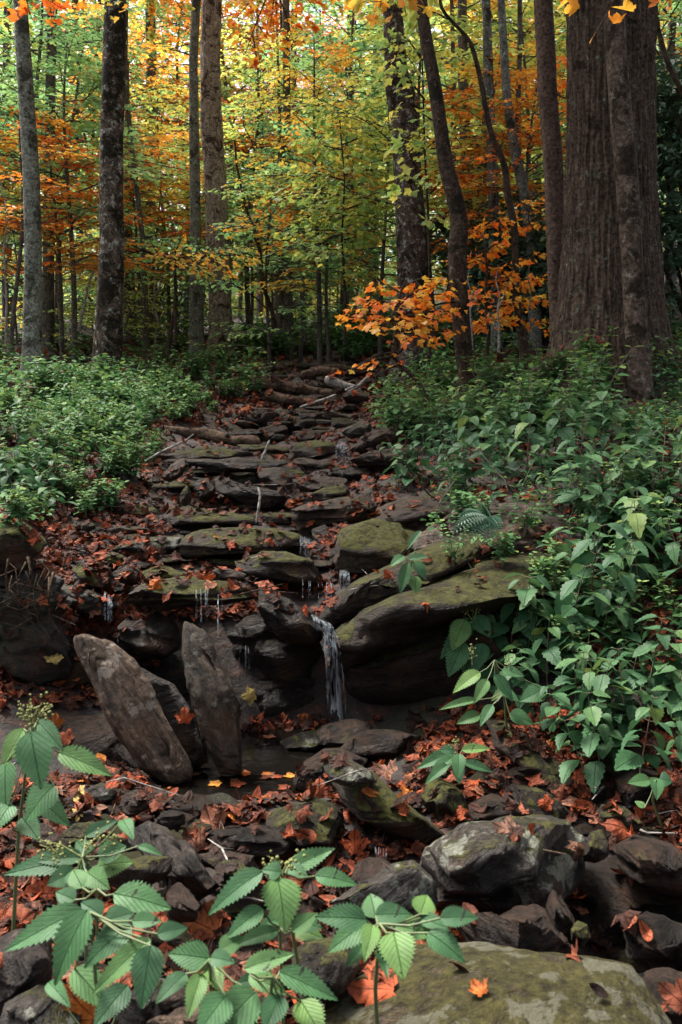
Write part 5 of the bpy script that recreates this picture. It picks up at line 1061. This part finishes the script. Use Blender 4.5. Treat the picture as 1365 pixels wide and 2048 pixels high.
# ground cover too fine to count
r = np.random.default_rng(21); pos = []
for (xa, xb, ya, yb, n, mk) in [(-100, 520, 655, 860, 2300, lambda a, b: a < 520 - max(0, b - 790) * 3.5), (-30, 260, 850, 1060, 220, lambda a, b: a < 280 - (b - 850) * 1.0), (480, 780, 650, 712, 1300, lambda a, b: True), (760, 1420, 650, 880, 2200, lambda a, b: True), (800, 1400, 880, 1330, 330, rb), (1000, 1400, 1300, 1500, 90, rb), (1400, 2200, 700, 1600, 2600, lambda a, b: True), (-800, -90, 690, 1300, 1800, lambda a, b: True)]:
    for _ in range(n):
        a, b = r.uniform(xa, xb), r.uniform(ya, yb)
        if not mk(a, b): continue
        h = pix_hit(a, b)
        if h[0] is None or h[1].z < .3 or h[0].y > 40: continue
        if vnoise(np.array((h[0].x * 1.6, h[0].y * 1.3, 0.0)), 5) < -.08: continue
        pos.append(tuple(h[0]))
pos = np.array(pos); k = 7; pp = np.repeat(pos, k, 0); n = len(pp); hgt = r.uniform(.01, .16, n) * np.clip(pp[:, 1] / 8, .5, 1.3)
pp = pp + np.stack((r.normal(size=n) * .05, r.normal(size=n) * .05, hgt), -1) * np.clip(pp[:, 1:2] / 6, .6, 2)
mb = leaves(OL, pp, r.uniform(0, 6.28, n), r.normal(size=n) * .3, r.normal(size=n) * .3, r.uniform(.03, .06, n) * np.clip(pp[:, 1] / 7, .7, 2.2), np.clip(r.normal(size=n) * .25 + .45, 0, 1))
tag(obj('ground_cover', mb.mesh('ground_cover', sm=False), LM['herb']), 'fine green ground cover of seedlings over both banks', 'ground cover', kind='stuff')

# dark fern on the outcrop
fb = P(975, 1035, 3.42); ft = empty('fern', fb); tag(ft, 'dark evergreen fern with ladder like fronds on the streaked outcrop', 'fern')
for (tx, ty) in [(905, 1065), (925, 1080), (945, 1078), (968, 1085), (982, 1075), (925, 1030), (915, 1048), (1000, 1060), (950, 1000)]:
    e = P(tx, ty, 3.30); m_ = MB(); ax = e - fb; L_ = np.linalg.norm(ax); n = 13; mid = fb + ax * .5 + np.array((0, -.02, .035)); t = np.linspace(0, 1, n)[:, None]
    sp = (1 - t) ** 2 * fb + 2 * t * (1 - t) * mid + t ** 2 * e; m_.add(*tube(sp - fb, np.linspace(.002, .001, n), 4)); ax /= L_
    sd_ = np.cross(ax, (0, -.6, .8)); sd_ /= np.linalg.norm(sd_); nm = np.cross(sd_, ax)
    for j in range(1, n):
        w = .036 * (1 - (j / n) ** 2.2) + .004
        for sg in (1, -1):
            A_ = sp[j] - fb; q = np.array([A_ - ax * .004, A_ + sd_ * sg * w * .6 - ax * .003 + nm * .002, A_ + sd_ * sg * w + ax * .006 - nm * .004, A_ + sd_ * sg * w * .5 + ax * .005]); m_.add(q, np.array([[0, 1, 2, 3]]), tint=.5)
    obj('frond', m_.mesh('frond', sm=False), LM['fern'], ft)

# ------------------------------------------------------------------ fallen leaves
def curled(seed, base=MAPLE_HI, amt=1.0):
    r = np.random.default_rng(seed); v, f, uv = base
    # refine: insert a ring halfway to the rim so the blade can curl
    c = v[0]; rim = v[1:]; mid = (c + rim) / 2; n = len(rim); V = np.concatenate(([c], mid, rim)); j = np.arange(n); k = (j + 1) % n
    Fc = np.concatenate((np.stack((j * 0, 1 + j, 1 + k), -1), np.stack((1 + j, 1 + n + j, 1 + n + k), -1), np.stack((1 + j, 1 + n + k, 1 + k), -1)))
    uvc = np.stack((V[:, 0] + .5, V[:, 1]), -1); a = r.uniform(0, 6.28); ax = np.array((math.cos(a), math.sin(a))); s = (V[:, :2] - (0, .45)) @ ax; s2 = (V[:, :2] - (0, .45)) @ np.array((-ax[1], ax[0]))
    z = amt * (-.15 * np.hypot(s, s2) + r.uniform(.2, 1.3) * s * s * r.choice((1, 1, -1)) + .07 * np.sin(s2 * 7 + r.uniform(0, 6)) + .06 * np.sin(s * 5 + r.uniform(0, 6)) + .018 * r.normal(size=len(V))); V = V.copy(); V[:, 2] = z - z.min() * .5
    V[:, :2] = (V[:, :2] - (0, .45)) * (1 - .12 * abs(amt)); return V, Fc, uvc
CUR = [curled(k, MAPLE_HI, .8) for k in range(6)] + [curled(k + 20, MAPLE_LO, 1.2) for k in range(3)] + [curled(k + 40, (lambda t_: (t_[0] * np.array((1, 1, 1)), t_[1], t_[2]))(fan([(0, 0), (.14, .10), (.25, .32), (.26, .52), (.18, .76), (.08, .92), (0, 1.0)], .48)), 1.0) for k in range(5)]
def frame(nrm, yaw):
    nrm = nrm / np.linalg.norm(nrm, axis=1)[:, None]; ref = np.stack((np.cos(yaw), np.sin(yaw), 0 * yaw), -1); X = np.cross(ref, nrm); X /= np.linalg.norm(X, axis=1)[:, None] + 1e-9; Yv = np.cross(nrm, X); return np.stack((X, Yv, nrm), -1)
r = np.random.default_rng(31); pts = []; nrs = []
LZ = [((-20, 1380), (1560, 2048), 5200, None, .35), ((180, 760), (1440, 1650), 900, None, .3), ((60, 760), (820, 1240), 5200, lambda a, b: a > 330 - (b - 820) * .55, .3), ((-20, 330), (850, 1420), 4200, None, .3),
      ((660, 1400), (860, 1340), 4200, None, .3), ((820, 1400), (1420, 1700), 3000, None, .3), ((480, 860), (690, 850), 2600, None, .3), ((-20, 520), (680, 850), 3000, None, .3), ((800, 1400), (660, 860), 2000, None, .3), ((1390, 2200), (700, 2000), 6500, None, .3), ((-800, -20), (680, 2000), 5000, None, .3)]
for (xa, xb), (ya, yb), n, mk, nzmin in LZ:
    for _ in range(n):
        a, b = r.uniform(xa, xb), r.uniform(ya, yb)
        if mk and not mk(a, b): continue
        h = pix_hit(a, b)
        if h[0] is None or h[1].z < nzmin or h[0].y > 30: continue
        q = np.array((h[0].x, h[0].y, 0.0))
        dens = vnoise(q * 3.2, 71) + .5 * vnoise(q * 9, 72)
        if dens < (-.15 if h[1].z < .8 else -.45) and r.random() < .75: continue
        on_rock = h[2] >= SOLID_F[0].shape[0]
        if on_rock and h[0].y < 3.1 and 130 < a < 530 and 1230 < b < 1570: continue
        if on_rock and 2.7 < h[0].y < 4.0 and a > 620 and r.random() < .8: continue
        if on_rock and 825 < a < 1180 and 1620 < b < 1830 and r.random() < .9: continue
        if on_rock and h[0].y < 1.75 and r.random() < .9: continue
        if on_rock and r.random() < (.93 if h[0].y < 2.6 else .78): continue
        if (q[0] + .30) ** 2 / .13 + (q[1] - 2.92) ** 2 / .07 < 1: continue
        pts.append(tuple(h[0])); nrs.append(tuple(h[1]))
P_ = np.array(pts); N_ = np.array(nrs); n = len(P_)
print('litter', n)
tint = np.clip(r.beta(1.35, 2.1, n) * .95 + .08 * vnoise(P_ * 2, 5), 0, 1)
size = r.uniform(.028, .068, n) * np.clip(P_[:, 1] / 6, 1, 2); yaw = r.uniform(0, 6.28, n)
Nn = N_ + r.normal(size=(n, 3)) * .38; Nn[:, 2] = np.abs(Nn[:, 2]) + .15
Rm = frame(Nn, yaw); P2 = P_ + np.array((0, 0, 1)) * (r.uniform(.0, .014, n) + size * .05)[:, None]
pick = r.integers(0, len(CUR), n)
# the largest-looking ones become objects of their own
_px = CX + F * P_[:, 0] / P_[:, 1]; app = size / P_[:, 1] * ((_px > 5) & (_px < 1360)); order = np.argsort(-app); solo = set(order[:240].tolist())
mb = MB()
for k, (sv, sf, su) in enumerate(CUR):
    ix = np.array([i for i in np.nonzero(pick == k)[0] if i not in solo])
    if not len(ix): continue
    V = np.einsum('nij,mj->nmi', Rm[ix], sv) * size[ix][:, None, None] + P2[ix][:, None]; m_ = len(sv)
    mb.add(V.reshape(-1, 3), ((np.arange(len(ix)) * m_)[:, None, None] + sf[None]).reshape(-1, 3), np.tile(su, (len(ix), 1)), np.repeat(tint[ix], m_))
tag(obj('leaf_litter', mb.mesh('leaf_litter', sm=False), LM['litter']), 'red and brown fallen leaves heaped over the stream bed and banks', 'leaf litter', kind='stuff')
def cname(t): return 'dark brown' if t < .25 else 'russet' if t < .48 else 'red brown' if t < .66 else 'pinkish tan' if t < .8 else 'orange'
def solo_leaf(i, pos, R3, sz, t, mat='litter', label=None, name='fallen_leaf', shape=None):
    sv, sf, su = shape or CUR[i]; o = obj(name, mesh('fallen_leaf', (sv @ R3.T) * sz, sf, su, np.full(len(sv), t), True), LM[mat], None, Vector(pos))
    if label: tag(o, label, 'leaf', 'fallen leaves')
    else: describe(o, cname(t) + ' fallen leaf', '', 'leaf', 'fallen leaves')
for i in solo: solo_leaf(pick[i], P2[i], Rm[i], size[i], float(tint[i]))
TR = [(710,1682,56,.62,'litter','large pale red brown maple leaf standing upright before the dark rounded stone',(0,-1,.25),0.0),(147,1592,52,1,'ochre','pale yellow maple leaf on the litter left of the pool',(0,-.3,1),1),(148,1632,40,.6,'ochre','pale tan leaf below the yellow leaf left of the pool',(0,-.5,1),2),
 (232,1556,40,.93,'litter','curled bright orange leaf at the left edge of the pool',(0,-.8,.5),0),(112,1440,34,.8,'litter','orange maple leaf hanging above the left nettle',(0,-1,.3),0),(130,1475,38,.68,'litter','red maple leaf lying on the dark slab by the left nettle',(0,-.8,.6),1),
 (497,1392,36,1,'ochre','yellow leaf stuck on the wet rock right of the pointed stone',(0,-1,.5),2),(370,1430,38,.66,'litter','red leaf caught between the two standing stones',(0,-1,.4),0),(108,1315,36,1,'ochre','yellow leaf on the bank behind the tall pale stone',(0,-.8,.8),0),
 (160,2005,110,.82,'litter','long bright orange red leaf at the bottom left between nettles',(.3,-1,.4),.6),(740,1985,120,.5,'litter','wide dark red leaf on the left end of the lichen patched slab',(0,-.5,1),1.4),(760,1945,80,.6,'litter','curled rust leaf at the upper edge of the lichen patched slab',(0,-.7,.8),1.5),
 (955,1975,44,.9,'litter','tiny orange leaf scrap on the lichen patched slab',(0,-.5,1),.5),(1345,1990,70,.45,'litter','crimson leaf at the bottom right corner',(-.3,-.8,.6),.4),(1010,1660,60,.7,'litter','salmon leaf behind the grey block',(0,-.8,.8),1),(1240,1660,80,.7,'litter','pink brown curled leaf beside the black wet rock',(0,-.8,.8),1.2),
 (770,1545,64,.77,'litter','tan curled leaf on the long green mossy stone',(0,-.7,.8),.8),(810,1595,46,.92,'litter','orange and yellow leaf on the long green mossy stone',(0,-.7,.8),1.8),(420,1640,70,.76,'litter','crumpled pale pink brown leaf pile centre in front of the pool',(0,-.9,.5),.2),(385,1680,66,.78,'litter','folded pale grey brown leaf above the striped slate',(0,-.9,.5),.4),
 (640,1578,50,.62,'litter','scarlet leaf at the right front edge of the pool',(0,-.8,.6),0),(300,1830,80,.66,'litter','rust leaf in front of the striped slate',(0,-.8,.7),.7),(400,1850,90,.72,'litter','broad orange brown leaf below the wedge stone',(0,-.8,.7),1.1),(90,1790,110,.6,'litter','big rust leaf under the spreading nettle',(0,-.8,.7),1.6),(40,1850,100,.7,'litter','dull red leaf at the left edge below the spreading nettle',(0,-.8,.7),.3),
 (1315,1415,46,1,'ochre','yellow leaf among the right nettles',(0,-.8,.8),.3),(1095,885,30,1,'ochre','yellow leaf caught in the herbs below the huge trunk',(0,-1,.4),.3),(1350,1330,40,.9,'litter','orange leaf at the right edge among nettles',(0,-1,.4),.3)]
for px, row, wpx, t, mt, lab, nr, yw in TR:
    h = pix_hit(px, row); p = h[0]; dd = p.y - (.012 if nr[2] > .4 else .03); pos = P(px, row, dd); R3 = frame(np.array([nr], float), np.array([yw + math.pi / 2]))[0]
    R3 = R3 if nr[2] > .3 else np.stack((np.array((1., 0, 0)), np.array((0, .25, 1)) / 1.03, np.array((0, -1, .25)) / 1.03), -1)
    solo_leaf(int(px) % 6, pos, R3, wpx / F * dd, t, mt, lab)
# twigs lying among the leaves and dead stalks standing on the banks
r = np.random.default_rng(55)
for k in range(46):
    a, b = (r.uniform(-10, 1340), r.uniform(1450, 2030)) if k < 24 else (r.uniform(60, 760), r.uniform(860, 1230)) if k < 36 else (r.uniform(820, 1340), r.uniform(900, 1500))
    h = pix_hit(a, b)[0]
    if h.y < 1.75: continue
    p = np.array(h) + np.array((0, 0, .008)); az = r.uniform(0, 6.28); ln = r.uniform(.06, .22) * min(1.6, p[1] / 2.2)
    dv = np.array((math.cos(az), math.sin(az), r.uniform(-.05, .25) if k < 36 else 1.2)) * ln; q = np.array([p - dv * (.5 if k < 36 else 0), p + r.normal(size=3) * ln * .05 + dv * .2, p + dv * (.5 if k < 36 else 1)])
    mb2 = MB(); mb2.add(*tube(q, np.array((.001, .003, .0008)) * r.uniform(.6, 1.3), 6)); mb2.add(*tube(np.array([q[1], q[1] + dv * .25 + r.normal(size=3) * ln * .15]), (.0022, .0008), 5))
    o = obj('twig', mb2.mesh('twig', origin=p), BK['dead'] if k % 3 else BK['log'], None, Vector(p)); describe(o, 'thin %s dead twig' % ('pale' if k % 3 else 'brown') if k < 36 else 'bare upright dead stalk', '', 'twig', 'dead twigs on the leaf litter')
# floating leaves on the pool
for k in range(26):
    x, y = -.33 + r.normal() * .2, 2.75 + r.normal() * .14; t = float(r.uniform(.4, 1)); R3 = frame(np.array([[r.normal() * .05, r.normal() * .05, 1]]), np.array([r.uniform(0, 6)]))[0]; sv, sf, su = CUR[k % 6]
    o = obj('fallen_leaf', mesh('fallen_leaf', (sv * (1, 1, .15) @ R3.T) * r.uniform(.03, .06), sf, su, np.full(len(sv), t), False), LM['litter'], None, Vector((x, y, -1.026)))
    describe(o, cname(t) + ' leaf floating', '', 'leaf', 'leaves floating on the pool')

# ------------------------------------------------------------------ labels for the repeats
bpy.context.view_layer.update()
groups = {}
for o, noun, tail, cat, group in PENDING:
    p = np.array(o.location)
    best = min(LM_NAMES, key=lambda q: np.linalg.norm((q[0] - p) * (1, .8, 1)))
    dx, dy = p[0] - best[0][0], p[1] - best[0][1]; px, _ = to_px(p); bx, _ = to_px(best[0]); s = abs(px - bx)
    rel = ('left of ' if px < bx else 'right of ') if s > 90 or abs(dy) < .15 * p[1] * .5 else ('behind ' if dy > 0 else 'in front of ')
    if cat == 'tree': rel = 'seen ' + ('left of ' if px < bx else 'right of ') if s > 25 else 'behind '
    if 'floating' in noun: rel, best = 'on ', (0, 'the pool')
    lab = noun + (' ' + tail if tail else '') + ' ' + rel + best[1]
    groups.setdefault((lab, cat), []).append((px, o, group))
ORD = ['first', 'second', 'third', 'fourth', 'fifth', 'sixth', 'seventh', 'eighth', 'ninth', 'tenth', 'eleventh', 'twelfth', 'thirteenth', 'fourteenth', 'fifteenth', 'sixteenth', 'seventeenth', 'eighteenth', 'nineteenth', 'twentieth'] + ['twenty-' + w for w in ('first', 'second', 'third', 'fourth', 'fifth', 'sixth', 'seventh', 'eighth', 'ninth')]
for (lab, cat), L_ in groups.items():
    L_.sort(key=lambda q: q[0]); n = len(L_)
    for i, (_, o, group) in enumerate(L_):
        if n == 1: l2 = lab
        elif i == 0: l2 = lab + ', leftmost one'
        elif i == n - 1: l2 = lab + ', rightmost one'
        elif n == 3: l2 = lab + ', middle one'
        else: l2 = lab + ', ' + (ORD[i] if i < 29 else ORD[n - 1 - i] if n - 1 - i < 29 else 'central') + (' from left' if i < 29 else ' from right')
        tag(o, ' '.join(l2.split()[:16]), cat, group)
print('objects', len(S.objects))
